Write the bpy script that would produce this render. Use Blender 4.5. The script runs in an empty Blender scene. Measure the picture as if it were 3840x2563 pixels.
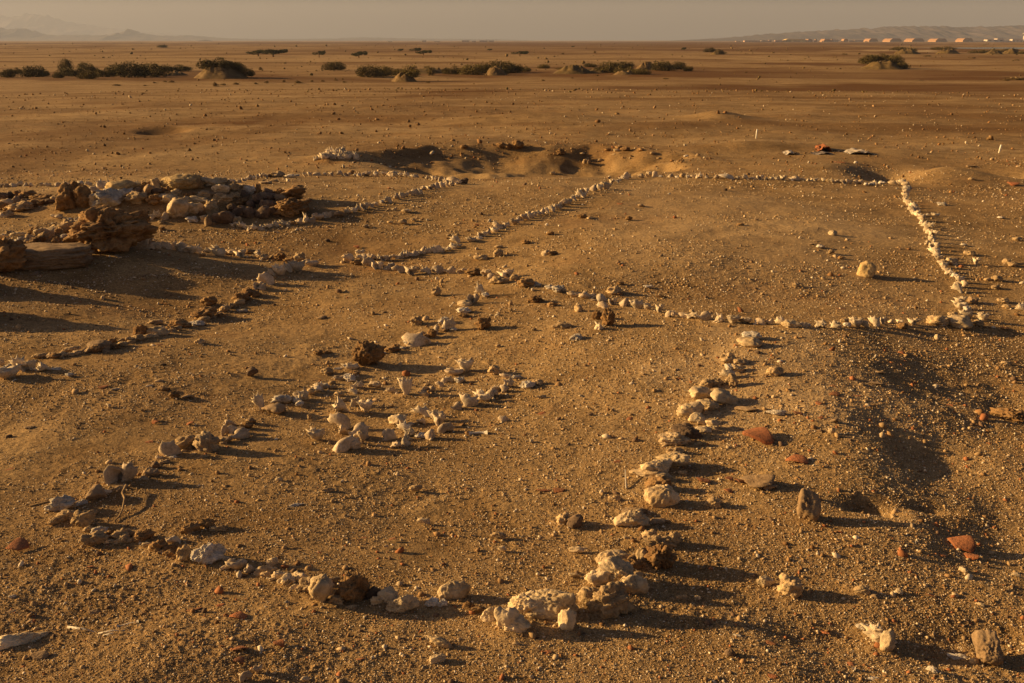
import bpy, bmesh, math, random
import numpy as np
from mathutils import Vector, Matrix, Euler

# ------------------------------------------------------------ camera, world, sun, exposure
SC = bpy.context.scene
CAM_H = 1.6
PITCH = math.radians(16.85)          # looking down
FPX = 3733.0                         # focal length in photograph pixels (3840 wide)
cam_data = bpy.data.cameras.new('camera')
cam_data.sensor_width = 36.0
cam_data.lens = 35.0
cam_data.clip_start = 0.05
cam_data.clip_end = 60000.0
cam = bpy.data.objects.new('camera', cam_data)
SC.collection.objects.link(cam)
cam.location = (0, 0, CAM_H)
cam.rotation_euler = (math.pi/2 - PITCH, 0, 0)
SC.camera = cam

SUN_EL = math.radians(15.5)
TO_SUN = Vector((-math.cos(math.radians(8)), math.sin(math.radians(8)), math.tan(SUN_EL))).normalized()
world = bpy.data.worlds.new('World')
SC.world = world
world.use_nodes = True
wn, wl = world.node_tree.nodes, world.node_tree.links
wn.clear()
sky = wn.new('ShaderNodeTexSky'); sky.sky_type = 'NISHITA'; sky.sun_disc = False
sky.sun_elevation = SUN_EL
sky.sun_rotation = math.atan2(TO_SUN.x, TO_SUN.y)
sky.air_density = 1.0; sky.dust_density = 4.0; sky.ozone_density = 0.6; sky.altitude = 0
tint = wn.new('ShaderNodeMix'); tint.data_type = 'RGBA'; tint.blend_type = 'MULTIPLY'
tint.inputs[0].default_value = 1.0
tint.inputs[7].default_value = (.50, .46, .52, 1)
bg = wn.new('ShaderNodeBackground'); bg.inputs[1].default_value = 0.05
wo = wn.new('ShaderNodeOutputWorld')
wl.new(sky.outputs[0], tint.inputs[6]); wl.new(tint.outputs[2], bg.inputs[0]); wl.new(bg.outputs[0], wo.inputs[0])

sun_d = bpy.data.lights.new('sun', 'SUN')
sun_d.energy = 4.8
sun_d.angle = math.radians(0.7)
sun_d.color = (1.0, 0.635, 0.25)
sun = bpy.data.objects.new('sun', sun_d)
SC.collection.objects.link(sun)
sun.rotation_euler = TO_SUN.to_track_quat('Z', 'Y').to_euler()

SC.view_settings.view_transform = 'Standard'
SC.view_settings.look = 'None'
SC.view_settings.exposure = 1.08
SC.view_settings.gamma = 1.0
SC.cycles.max_bounces = 4
SC.cycles.volume_bounces = 0

rng = np.random.default_rng(7)
random.seed(7)

# ------------------------------------------------------------ noise (numpy)
def _h(ix, iy, iz):
    n = (ix.astype(np.int64)*374761393 + iy.astype(np.int64)*668265263 + iz.astype(np.int64)*2147483647*3) & 0xffffffff
    n = ((n ^ (n >> 13)) * 1274126177) & 0xffffffff
    n = ((n ^ (n >> 15)) * 2246822519) & 0xffffffff
    return (n ^ (n >> 16))
def pn2(x, y, seed=0):
    x = np.asarray(x, float); y = np.asarray(y, float)
    xi = np.floor(x); yi = np.floor(y); fx = x-xi; fy = y-yi
    u = fx*fx*fx*(fx*(fx*6-15)+10); v = fy*fy*fy*(fy*(fy*6-15)+10)
    s = np.full_like(xi, seed)
    def g(dx, dy):
        a = _h(xi+dx, yi+dy, s) * (2*math.pi/4294967296.0)
        return np.cos(a)*(fx-dx) + np.sin(a)*(fy-dy)
    a = g(0,0); b = g(1,0); c = g(0,1); d = g(1,1)
    return ((a + u*(b-a)) + v*((c + u*(d-c)) - (a + u*(b-a))))*1.5
def pn3(p, seed=0):
    pi = np.floor(p); f = p-pi
    w = f*f*f*(f*(f*6-15)+10)
    out = 0
    for dx in (0,1):
        for dy in (0,1):
            for dz in (0,1):
                h = _h(pi[:,0]+dx+seed*17, pi[:,1]+dy+seed*31, pi[:,2]+dz)
                th = (h & 0xffff)*(2*math.pi/65536); z = ((h >> 16) & 0xffff)/32768.0-1
                r = np.sqrt(np.maximum(0,1-z*z))
                g = r*np.cos(th)*(f[:,0]-dx) + r*np.sin(th)*(f[:,1]-dy) + z*(f[:,2]-dz)
                wx = w[:,0] if dx else 1-w[:,0]; wy = w[:,1] if dy else 1-w[:,1]; wz = w[:,2] if dz else 1-w[:,2]
                out = out + g*wx*wy*wz
    return out*1.6
def sstep(a, b, x):
    t = np.clip((x-a)/(b-a), 0, 1); return t*t*(3-2*t)

# ------------------------------------------------------------ pixel -> ground
def ray(px, py):
    dx = (px-1920)/FPX; dy = -(py-1281.5)/FPX
    return np.array([dx, math.cos(PITCH)+dy*math.sin(PITCH), -math.sin(PITCH)+dy*math.cos(PITCH)])
def P0(px, py):                       # on the plane z = 0
    d = ray(px, py); t = CAM_H/-d[2]
    return d[0]*t, d[1]*t

# terrain features: (x, y, rx, ry, rot, height)
BUMPS = []
def bump(px, py, rx, ry, h, rot=0.0, power=1.0):
    x, y = P0(px, py); BUMPS.append((x, y, rx, ry, math.radians(rot), h, power))
bump(1400, 960, 1.5, 1.3, -0.16)           # hollow between the enclosures
bump(1000, 760, 2.6, 1.6, 0.10)
bump(2550, 1010, 2.6, 1.7, 0.10)
bump(2500, 800, 3.0, 2.2, 0.08)
bump(2600, 1130, 1.3, 0.45, -0.06)
bump(560, 1080, 1.4, 0.35, -0.05)
bump(300, 1010, 1.6, 0.6, 0.10)
bump(800, 1150, 0.9, 0.5, -0.06)
bump(1500, 1350, 0.9, 0.9, -0.07)
bump(1800, 1750, 0.8, 0.7, -0.05)
bump(2980, 1350, 0.7, 0.6, 0.06)
bump(3120, 1550, 0.45, 0.55, 0.06)
bump(3400, 1640, 0.20, 0.36, -0.035, 12)    # shaded scarp on the right
bump(3600, 1420, 0.30, 0.26, -0.022)
bump(3740, 1840, 0.5, 0.4, -0.03)
bump(3800, 1600, 0.25, 0.3, 0.02)
bump(3560, 1540, 0.22, 0.16, 0.02)
bump(3230, 1890, 0.08, 0.05, -0.035)
bump(3330, 1905, 0.05, 0.09, -0.04, 30)
bump(3375, 1925, 0.05, 0.10, 0.02, 30)
bump(3280, 1870, 0.10, 0.05, -0.02)
bump(3480, 1870, 0.08, 0.04, -0.03)
bump(3100, 2330, 0.18, 0.08, -0.03)
bump(3600, 2350, 0.25, 0.12, -0.04)
bump(2900, 2200, 0.4, 0.2, -0.04)
bump(700, 2450, 0.5, 0.2, 0.03)
bump(300, 2350, 0.35, 0.25, -0.03)
bump(610, 490, 0.42, 0.6, -0.13, 0, 1.6)   # small pit far left
bump(2700, 452, 0.6, 0.9, 0.16)
bump(2000, 456, 1.3, 1.2, 0.13)
bump(1560, 450, 1.1, 0.8, 0.06)
bump(3330, 655, 0.42, 0.9, -0.24, -20)
bump(3130, 640, 1.2, 0.8, 0.08)
bump(3600, 670, 1.1, 0.8, 0.14)
bump(3790, 655, 0.55, 0.6, -0.26)
bump(620, 815, .95, .42, .20, 0, 1.4)     # under the rock pile
bump(220, 958, .62, .30, .19)
bump(1262, 597, .34, .3, .07)
bump(2860, 560, 1.6, 0.35, 0.10, 8)
bump(2400, 480, 3.0, 1.6, 0.10)
bump(2900, 690, 2.4, 0.5, 0.03)
BUMPS = np.array(BUMPS)
PX0, PY0 = P0(1990, 612)
def macro(x, y):
    x = np.asarray(x, float); y = np.asarray(y, float)
    r = np.hypot(x, y)
    z = -3.6*sstep(20, 125, r)
    for (bx, by, rx, ry, rot, h, pw) in BUMPS:
        m = (np.abs(x-bx) < 3*max(rx, ry)) & (np.abs(y-by) < 3*max(rx, ry))
        if not m.any(): continue
        c, s = math.cos(rot), math.sin(rot)
        dx, dy = x-bx, y-by
        u = (dx*c+dy*s)/rx; v = (-dx*s+dy*c)/ry
        z = z + np.where(m, h*np.exp(-(u*u+v*v)**pw), 0)
    # the large dug pit behind the enclosures
    u = (x-PX0)/2.25; v = (y-PY0)/1.75
    q = np.hypot(u, v)
    near = q < 2.2
    if np.any(near):
        n1 = pn2(x*1.1, y*1.1, 11); n2 = pn2(x*3.1, y*3.1, 12)
        qq = q + 0.20*n1 + 0.07*n2
        wall = 1-sstep(0.5, 1.04, qq)
        depth = 0.17 + 0.12*sstep(-.3, .7, u)
        floor = (0.06*pn2(x*1.5, y*1.5, 13) + 0.035*pn2(x*3.7+y, y*4.3, 14) + 0.010*pn2(x*8, y*9, 15))*wall
        rim = 0.07*np.exp(-((qq-1.12)/0.14)**2)*sstep(-.2, .7, v)
        z = z + np.where(near, -depth*wall + floor + rim, 0)
    # ground falls away right of the plateau edge
    ax, ay = P0(3330, 1250); bx, by = P0(2950, 2400)
    L = math.hypot(bx-ax, by-ay)
    sd = ((by-ay)*(x-ax) - (bx-ax)*(y-ay))/L * -1.0
    k = 1-sstep(4.6, 6.8, y)
    edge = sd + 0.12*pn2(x*1.8, y*1.8, 21)
    z = z + k*0.02*pn2(x*3.2, y*3.2, 22)*sstep(-.3, .5, edge)
    z = z - k*(0.045*sstep(-0.2, 0.6, edge) + 0.035*np.clip(edge, 0, 3))
    # gentle undulation, larger with distance
    z = z + 0.030*pn2(x/1.7, y/1.7, 1)*(1-sstep(30, 60, r)) + 0.05*pn2(x/5.0, y/4.0, 2)
    z = z + 0.30*pn2(x/38, y/26, 3)*sstep(25, 90, r) + 0.45*pn2(x/160, y/90, 4)*sstep(120, 400, r)
    # lagoon basin far right
    lx, ly = 385, 745
    z = z - 1.0*np.exp(-(((x-lx)/90)**2 + ((y-ly)/60)**2)**2)
    return z
def G(px, py, dz=0.0):                # first hit of the viewing ray with the terrain
    d = ray(px, py)
    t = 1.2*1.012**np.arange(0, 760)
    zz = macro(d[0]*t, d[1]*t); f = CAM_H + d[2]*t - zz
    i = int(np.argmax(f < 0))
    if f[i] >= 0: i = len(t)-1
    if i == 0: i = 1
    a, b, fa, fb = t[i-1], t[i], f[i-1], f[i]
    tt = a + (b-a)*fa/(fa-fb+1e-12)
    return d[0]*tt, d[1]*tt, CAM_H+d[2]*tt, tt     # tt: depth scale: metres per photo px = tt/FPX

# ------------------------------------------------------------ mesh helpers
COL = SC.collection
def mesh_np(name, verts, faces, smooth=True):
    """verts (n,3); faces (m,k) int array"""
    me = bpy.data.meshes.new(name)
    verts = np.asarray(verts, np.float32); faces = np.asarray(faces, np.int32)
    me.vertices.add(len(verts)); me.vertices.foreach_set('co', verts.ravel())
    k = faces.shape[1]
    me.loops.add(faces.size); me.loops.foreach_set('vertex_index', faces.ravel())
    me.polygons.add(len(faces))
    me.polygons.foreach_set('loop_start', np.arange(0, faces.size, k, dtype=np.int32))
    me.polygons.foreach_set('loop_total', np.full(len(faces), k, np.int32))
    if smooth: me.polygons.foreach_set('use_smooth', np.ones(len(faces), bool))
    me.update(calc_edges=True)
    return me
def put(name, me, mat=None, parent=None, loc=None, label=None, cat=None, group=None, kind=None):
    o = bpy.data.objects.new(name, me); COL.objects.link(o)
    if mat and not me.materials: me.materials.append(mat)
    if parent: o.parent = parent
    if loc is not None: o.location = loc
    if label: o['label'] = label
    if cat: o['category'] = cat
    if group: o['group'] = group
    if kind: o['kind'] = kind
    return o
def empty(name, loc, label, cat, group=None):
    o = bpy.data.objects.new(name, None); COL.objects.link(o); o.location = loc
    o['label'] = label; o['category'] = cat
    if group: o['group'] = group
    return o

# ------------------------------------------------------------ materials
def newmat(name):
    m = bpy.data.materials.new(name); m.use_nodes = True
    nt = m.node_tree; bs = nt.nodes['Principled BSDF']
    bs.inputs['Specular IOR Level'].default_value = 0.2
    return m, nt, bs
def N(nt, t, **kw):
    n = nt.nodes.new(t)
    for k, v in kw.items(): setattr(n, k, v)
    return n
def rock_mat(name, c1, c2, c3=None, scale=9.0, bump=0.6, rough=0.9, dust=0.35, hv=0.25):
    m, nt, bs = newmat(name)
    tc = N(nt, 'ShaderNodeTexCoord'); oi = N(nt, 'ShaderNodeObjectInfo')
    geo = N(nt, 'ShaderNodeNewGeometry')
    add = N(nt, 'ShaderNodeVectorMath', operation='ADD')
    nt.links.new(geo.outputs['Position'], add.inputs[0]); nt.links.new(oi.outputs['Location'], add.inputs[1])
    n1 = N(nt, 'ShaderNodeTexNoise'); n1.inputs['Scale'].default_value = scale; n1.inputs['Detail'].default_value = 5; n1.inputs['Roughness'].default_value = 0.65
    n2 = N(nt, 'ShaderNodeTexNoise'); n2.inputs['Scale'].default_value = scale*6; n2.inputs['Detail'].default_value = 4; n2.inputs['Roughness'].default_value = 0.7
    for n in (n1, n2): nt.links.new(add.outputs[0], n.inputs['Vector'])
    cr = N(nt, 'ShaderNodeValToRGB')
    e = cr.color_ramp.elements
    e[0].position = 0.36; e[0].color = (*c1, 1); e[1].position = 0.64; e[1].color = (*c2, 1)
    if c3: x = e.new(0.78); x.color = (*c3, 1)
    nt.links.new(n1.outputs[0], cr.inputs[0])
    # per object value change
    mr = N(nt, 'ShaderNodeMapRange'); mr.inputs[3].default_value = 1-hv; mr.inputs[4].default_value = 1+hv*0.6
    nt.links.new(oi.outputs['Random'], mr.inputs[0])
    hs = N(nt, 'ShaderNodeHueSaturation'); nt.links.new(cr.outputs[0], hs.inputs['Color']); nt.links.new(mr.outputs[0], hs.inputs['Value'])
    # fine pores darken
    mr2 = N(nt, 'ShaderNodeMapRange'); mr2.inputs[1].default_value = 0.3; mr2.inputs[2].default_value = 0.55; mr2.inputs[3].default_value = 0.6; mr2.inputs[4].default_value = 1.05
    nt.links.new(n2.outputs[0], mr2.inputs[0])
    mu = N(nt, 'ShaderNodeMix', data_type='RGBA', blend_type='MULTIPLY'); mu.inputs[0].default_value = 1
    nt.links.new(hs.outputs[0], mu.inputs[6]); nt.links.new(mr2.outputs[0], mu.inputs[7])
    # sand lying on upward faces
    sx = N(nt, 'ShaderNodeSeparateXYZ'); nt.links.new(geo.outputs['Normal'], sx.inputs[0])
    mr3 = N(nt, 'ShaderNodeMapRange'); mr3.inputs[1].default_value = 0.5; mr3.inputs[2].default_value = 1.0; mr3.inputs[4].default_value = dust
    nt.links.new(sx.outputs[2], mr3.inputs[0])
    mx = N(nt, 'ShaderNodeMix', data_type='RGBA'); nt.links.new(mr3.outputs[0], mx.inputs[0])
    nt.links.new(mu.outputs[2], mx.inputs[6]); mx.inputs[7].default_value = (0.36, 0.245, 0.14, 1)
    nt.links.new(mx.outputs[2], bs.inputs['Base Color'])
    bs.inputs['Roughness'].default_value = rough
    bp = N(nt, 'ShaderNodeBump'); bp.inputs['Strength'].default_value = bump; bp.inputs['Distance'].default_value = 0.010
    nt.links.new(n2.outputs[0], bp.inputs['Height']); nt.links.new(bp.outputs[0], bs.inputs['Normal'])
    return m
MAT = {
 'c': rock_mat('bleached_shell', (.50,.40,.27), (.74,.62,.45), scale=18, bump=.3, rough=.6, dust=.15),
 's': rock_mat('cream_shell', (.43,.32,.20), (.64,.51,.35), scale=16, bump=.25, rough=.55, dust=.2),
 'w': rock_mat('chalky_coral', (.50,.43,.34), (.72,.65,.55), scale=22, bump=.7, dust=.1),
 'r': rock_mat('tan_coral_stone', (.36,.25,.135), (.60,.44,.25), scale=10, bump=.9),
 'R': rock_mat('rusty_coral_stone', (.19,.105,.045), (.38,.235,.105), (.50,.34,.165), scale=9, bump=1.0, dust=.15),
 'p': rock_mat('porous_coral', (.36,.25,.14), (.60,.46,.29), scale=14, bump=1.0, dust=.1),
 'a': rock_mat('pale_limestone', (.48,.36,.21), (.72,.57,.37), (.76,.63,.45), scale=7, bump=.6, dust=.2),
 'k': rock_mat('dark_basalt', (.075,.05,.035), (.19,.13,.085), scale=9, bump=.4, dust=.15),
 'b': rock_mat('brain_coral_surface', (.42,.29,.13), (.62,.46,.24), scale=10, bump=.5, dust=.1),
 't': rock_mat('striated_coral', (.36,.25,.13), (.62,.48,.30), scale=12, bump=.5, dust=.1),
 'g': rock_mat('dull_slab', (.22,.145,.08), (.38,.27,.16), scale=8, bump=.4, dust=.3),
 'f': rock_mat('red_clay', (.30,.085,.03), (.48,.15,.05), scale=14, bump=.5, rough=.9, dust=.3, hv=.45),
 'm': rock_mat('bivalve_shell', (.52,.43,.32), (.76,.67,.53), scale=14, bump=.3, rough=.5, dust=.1),
 'd': rock_mat('dry_bone', (.48,.42,.34), (.70,.64,.54), scale=14, bump=.3, dust=.1),
}
# ------------------------------------------------------------ unit shapes (1 x 1 x 1 box, base at z=0)
_ico = {}
def ico(sub):
    if sub not in _ico:
        bm = bmesh.new(); bmesh.ops.create_icosphere(bm, subdivisions=sub, radius=1)
        v = np.array([x.co[:] for x in bm.verts]); f = np.array([[a.index for a in q.verts] for q in bm.faces]); bm.free()
        v /= np.linalg.norm(v, axis=1)[:, None]
        _ico[sub] = (v, f)
    return _ico[sub]
def unitize(v):
    lo = v.min(0); hi = v.max(0)
    v = (v-(lo+hi)/2)/(hi-lo)
    v[:, 2] += 0.5
    return v
def fbm3(p, seed, oct=3):
    s = 0; a = 1
    for i in range(oct): s = s + a*pn3(p*(2.03**i)+i*7.1, seed); a *= .5
    return s
def rock_v(kind, seed, sub):
    d, f = ico(sub)
    r0 = np.random.default_rng(seed*13+5)
    o = r0.uniform(-50, 50, 3)
    q = d + 0
    if kind in 'rRpw':
        amp = {'r': .42, 'R': .5, 'p': .4, 'w': .5}[kind]
        r = 1 + amp*fbm3(d*1.25+o, seed, 2)
        r += .20*pn3(d*3.2+o, seed+1)
        n = pn3(d*5.5+o, seed+2)
        if kind in 'Rp':
            r -= .26*sstep(.05, .45, n); r += .10*(1-np.abs(pn3(d*8+o, seed+3))*2)
            r += .05*pn3(d*17+o, seed+9)
        elif kind == 'w':
            r += .22*np.maximum(0, 1-np.abs(pn3(d*4.2+o, seed+3))*3.0); r += .07*pn3(d*15+o, seed+4)
        else:
            r += .14*n - .12*sstep(.15, .5, pn3(d*7+o, seed+8)) + .10*pn3(d*11+o, seed+4) + .06*pn3(d*21+o, seed+6)
    elif kind in 'agk':
        npl = 11 if kind != 'k' else 20
        nr = r0.normal(size=(npl, 3)); nr /= np.linalg.norm(nr, axis=1)[:, None]
        h = r0.uniform(.62, 1.0, npl) if kind != 'k' else r0.uniform(.85, 1.05, npl)
        dt = d @ nr.T
        with np.errstate(divide='ignore'):
            rr = np.where(dt > 0.12, h/np.maximum(dt, .12), 9)
        # soft minimum keeps worn edges
        r = -np.log(np.exp(-rr*9).sum(1))/9
        r = np.minimum(r, 1.5)
        am = {'a': 1.25, 'g': .8, 'k': .75}[kind]
        r = r + am*(.16*fbm3(d*1.8+o, seed, 2) + .11*pn3(d*6+o, seed+2) + .08*pn3(d*13+o, seed+3) + .04*pn3(d*24+o, seed+4))
        if kind == 'a': r -= .12*sstep(.25, .6, pn3(d*4.3+o, seed+5))
    elif kind == 'S':
        e = 5.0
        q3 = d*np.array([1, 1, .8]); r = 1/(np.abs(q3[:, 0])**e+np.abs(q3[:, 1])**e+np.abs(q3[:, 2])**e)**(1/e)
        r = r*(1+.16*pn3(d*2.2+o, seed)+.10*pn3(d*6+o, seed+1)+.05*pn3(d*16+o, seed+3))
        lay = pn2(d[:, 2]*r*9+o[0], d[:, 0]*1.2, seed)
        r = r*(1+.10*lay*(np.abs(d[:, 2]*r) < .7))
    elif kind == 'b':
        r = 1 + .18*fbm3(d*1.2+o, seed, 2) + .04*np.sin(30*pn3(d*2.2+o, seed+2)+d[:, 2]*8)+.05*pn3(d*6+o, seed+5)
    elif kind == 't':
        ax = r0.normal(size=3)*.35; ax[2] = 1
        ang = np.arctan2(d[:, 1]-ax[1]*d[:, 2], d[:, 0]-ax[0]*d[:, 2])
        r = 1 + .22*fbm3(d*1.3+o, seed, 2) + .075*np.abs(np.sin(ang*9+1.5*pn3(d*2+o, seed)))*(1-.5*np.abs(d[:, 2]))
        r += .12*sstep(.3, 1, d[:, 2])*np.sign(np.sin(ang*9))*(.5+pn3(d*4+o, seed+7))
    v = d*r[:, None]
    if kind in 'gR' and r0.random() < .5: v[:, 0] += .15*v[:, 2]
    return unitize(v), f
def shell_v(seed, knob, tilt, nturn=3.6):
    r0 = np.random.default_rng(seed)
    nt, nf = 104, 20
    th = np.linspace(0, 2*math.pi*nturn, nt); b = 0.155+r0.uniform(-.01, .02)
    s = np.exp(b*(th-th[-1]))
    T, F = np.meshgrid(th, np.linspace(0, 2*math.pi, nf, endpoint=False), indexing='ij'); S = s[:, None]
    kn = int(r0.integers(5, 8))
    A = .95+r0.uniform(0, .35)
    ro = .48; zo = .62
    rr = S*(.44 + ro*np.cos(F))
    # long tapering foot on the lower side
    low = np.maximum(0, -np.sin(F))
    zz = -S*A + S*zo*np.sin(F) - S*.60*low**2
    rr = rr - S*.36*low**2
    sh = np.exp(-((F-.85)/.30)**2)
    k = knob*S*sh*(np.maximum(0, np.cos(kn*T+.4*np.sin(3*T)))**3.5*1.25+.12)
    rr = rr + k*.95; zz = zz + k*.7
    rr = rr + .035*S*pn2(T*4, F*3, seed) + .02*S*np.sin(F*7)
    rr = rr - .07*S*np.exp(-((F-1.7)/.35)**2) + .02*S*np.cos(F*9+T)
    sh2 = np.exp(-((F-.2)/.3)**2); rr = rr + .25*knob*S*sh2*np.maximum(0, np.cos(kn*T+.7))**2
    # flared lip with blunt fingers at the mouth
    t = sstep(.90, 1.0, T/th[-1])
    lip = t*(np.maximum(0, np.cos(F-.1)))*(.22+.20*knob*np.maximum(0, np.cos(5*F)))
    rr = rr + lip
    x = rr*np.cos(T); y = rr*np.sin(T)
    v = np.stack([x, y, zz], -1).reshape(-1, 3)
    v += .02*np.stack([pn3(v*6+seed, 1), pn3(v*6+seed+9, 2), pn3(v*6+seed+5, 3)], -1)
    i = np.arange(nt-1)[:, None]*nf; j = np.arange(nf)[None, :]
    j2 = (j+1) % nf
    f = np.stack([i+j, i+nf+j, i+nf+j2, i+j2], -1).reshape(-1, 4)
    # inner wall so that the mouth is hollow but closed a little way in
    c = v[(nt-4)*nf:(nt-3)*nf].mean(0)
    ring = v[(nt-1)*nf:nt*nf]
    inner = ring*.72 + ring.mean(0)*.28
    deep = v[(nt-6)*nf:(nt-5)*nf]*.55 + v[(nt-6)*nf:(nt-5)*nf].mean(0)*.45
    n0 = len(v); v = np.vstack([v, inner, deep, deep.mean(0)[None]])
    jj = np.arange(nf); jn = (jj+1) % nf
    L = (nt-1)*nf
    f2 = np.stack([L+jj, n0+jj, n0+jn, L+jn], -1)
    f3 = np.stack([n0+jj, n0+nf+jj, n0+nf+jn, n0+jn], -1)
    f4 = np.stack([n0+nf+jj, np.full(nf, n0+2*nf), np.full(nf, n0+2*nf), n0+nf+jn], -1)
    f = np.vstack([f, f2, f3])
    R = Euler((tilt, r0.uniform(-.3, .3), r0.uniform(0, 6.28))).to_matrix()
    v = v @ np.array(R).T
    w_ = v[58*nf:(nt-1)*nf]; lo = np.percentile(w_, 6, axis=0); hi = np.percentile(w_, 94, axis=0); lo = .3*lo+.7*v.min(0); hi = .3*hi+.7*v.max(0)
    v = (v-(lo+hi)/2)/(hi-lo)
    v[:, 2] += .5
    return v, f
def sherd_v(seed):
    r0 = np.random.default_rng(seed)
    n, rings = 36, 5
    k = int(r0.integers(4, 6)); ca = np.sort(r0.uniform(0, 2*math.pi, k)+np.linspace(0, .3, k))
    nr = np.stack([np.cos(ca), np.sin(ca)], 1); h = r0.uniform(.6, 1, k)
    a = np.linspace(0, 2*math.pi, n, endpoint=False); dd = np.stack([np.cos(a), np.sin(a)], 1)
    dt = dd @ nr.T; rr = np.where(dt > .1, h/np.maximum(dt, .1), 9).min(1); rr = np.minimum(rr, 1.3)
    rr *= 1+.07*pn2(a*5, a*0+seed, seed)
    cu = r0.uniform(.25, .7)
    def layer(zoff, inset):
        vs = [[0, 0, zoff]]
        for q in range(1, rings+1):
            R = rr*q/rings*inset
            x = R*np.cos(a); y = R*np.sin(a); z = zoff - cu*.45*x*x
            vs += np.stack([x, y, z], 1).tolist()
        return vs
    v = np.array(layer(.08, .97)+layer(-.10, 1.0)); m = 1+rings*n
    f = []
    for base, fl in ((0, False), (m, True)):
        for j in range(n):
            j2 = (j+1) % n
            tri = [base, base+1+j, base+1+j2, base+1+j2]
            f.append(tri)
            for q in range(rings-1):
                o1 = base+1+q*n; o2 = o1+n
                f.append([o1+j, o2+j, o2+j2, o1+j2])
    o1 = 1+(rings-1)*n; o2 = m+o1
    for j in range(n): f.append([o1+j, o2+j, o2+(j+1) % n, o1+(j+1) % n])
    tris = []
    for q in f:
        tris.append(q[:3])
        if q[2] != q[3]: tris.append([q[0], q[2], q[3]])
    R = Euler((r0.uniform(-.25, .25), r0.uniform(-.3, .3), r0.uniform(0, 6.28))).to_matrix()
    return unitize(v @ np.array(R).T), np.array(tris)
def clam_v(seed):
    nu, nv = 40, 12
    u = np.linspace(0, 2*math.pi, nu, endpoint=False); t = np.linspace(0, 1, nv)
    T, U = np.meshgrid(t, u, indexing='ij')
    rad = T*(1+.12*np.cos(U))*(1+.03*T*np.cos(U*18))
    x = rad*np.cos(U); y = .75*rad*np.sin(U); z = .55*(1-T**2.2)+.02*np.cos(U*18)*T
    top = np.stack([x, y, z], -1).reshape(-1, 3)
    bot = np.stack([x*.94, y*.94, z-.07], -1).reshape(-1, 3)
    v = np.vstack([top, bot]); m = nu*nv; f = []
    for b in (0, m):
        for i in range(nv-1):
            for j in range(nu):
                j2 = (j+1) % nu; f.append([b+i*nu+j, b+(i+1)*nu+j, b+(i+1)*nu+j2, b+i*nu+j2])
    for j in range(nu): f.append([(nv-1)*nu+j, m+(nv-1)*nu+j, m+(nv-1)*nu+(j+1) % nu, (nv-1)*nu+(j+1) % nu])
    R = Euler((.5, .25, seed*1.3)).to_matrix()
    return unitize(v @ np.array(R).T), np.array(f)
def bone_v(seed):
    n, k = 14, 10
    t = np.linspace(0, 1, n); a = np.linspace(0, 2*math.pi, k, endpoint=False)
    T, A = np.meshgrid(t, a, indexing='ij')
    r = .07+.09*(np.exp(-((T)/.1)**2)+np.exp(-((1-T)/.12)**2))
    v = np.stack([T-.5, r*np.cos(A)+.1*np.sin(T*3), r*np.sin(A)], -1).reshape(-1, 3)
    i = np.arange(n-1)[:, None]*k; j = np.arange(k)[None, :]; j2 = (j+1) % k
    f = np.stack([i+j, i+k+j, i+k+j2, i+j2], -1).reshape(-1, 4)
    v = np.vstack([v, v[:k].mean(0), v[-k:].mean(0)]); c = n*k
    ff = [[c, (q+1) % k, q, q] for q in range(k)]
    return unitize(v), f
_pool = {}
def shape(kind, big, seed):
    sub = 5 if big > 95 else 4 if big > 30 else 3
    if kind in 'cs' and kind != '':
        key = (kind, seed % 26)
        if key not in _pool:
            kn = .62 if kind == 'c' else .24
            tl = random.choice([random.uniform(-.6, .6), random.uniform(.6, 1.3)]) if kind == 'c' else random.choice([random.uniform(-.7, .7), random.uniform(.9, 1.7)])
            v, f = shell_v(seed % 26 + (50 if kind == 's' else 0), kn, tl)
            _pool[key] = mesh_np('shell', v, f); _pool[key].materials.append(MAT[kind])
        return _pool[key]
    if kind == 'f': key = ('f', seed % 12)
    elif kind in 'md': key = (kind, seed % 3)
    elif big > 60: key = (kind, seed, sub)
    else: key = (kind, seed % 9, sub)
    if key not in _pool:
        if kind == 'f': v, f = sherd_v(seed % 12+3)
        elif kind == 'm': v, f = clam_v(seed % 3)
        elif kind == 'd': v, f = bone_v(seed % 3)
        else: v, f = rock_v(kind, key[1]+ord(kind)*101, sub)
        me = mesh_np({'f': 'sherd', 'm': 'clam', 'd': 'bone'}.get(kind, 'stone'), v, f, smooth=True)
        me.materials.append(MAT['a' if kind == 'S' else kind]); _pool[key] = me
    return _pool[key]

# ------------------------------------------------------------ measured positions
# each entry: x  y(base)  width  height  kind, in pixels of an enlarged tile of the photograph
TILE = {'L1': (0, 400, .4465), 'L2': (960, 400, .4465), 'L3': (1920, 400, .4465), 'L4': (2880, 400, .4465),
        'M1': (0, 1100, .4465), 'M2': (960, 1000, .4465), 'M3': (1920, 1000, .4465), 'M4': (2880, 1100, .4465),
        'B1': (0, 1800, .4866), 'B2': (960, 1800, .4866), 'B3': (1920, 1800, .4866), 'B4': (2880, 1800, .4866),
        'RZ': (2250, 1580, .2168), 'PX': (0, 0, 1.0)}
DATA = []
def D(place, group, order, *blocks):
    DATA.append((place, group, order, blocks))
def line(tile, pts, sp, w, h, kinds='csccs'):
    out = []; i = 0
    for (x0, y0), (x1, y1) in zip(pts[:-1], pts[1:]):
        L = math.hypot(x1-x0, y1-y0); n = max(1, round(L/sp))
        for k in range(n):
            t = k/n; j = random.uniform(.8, 1.25)
            out.append(f"{x0+(x1-x0)*t+random.uniform(-3,3):.0f} {y0+(y1-y0)*t+random.uniform(-3,3):.0f} {w*j:.0f} {h*j*random.uniform(.75,1.2):.0f} {random.choice(kinds)}")
    return (tile, ';'.join(out))
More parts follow.
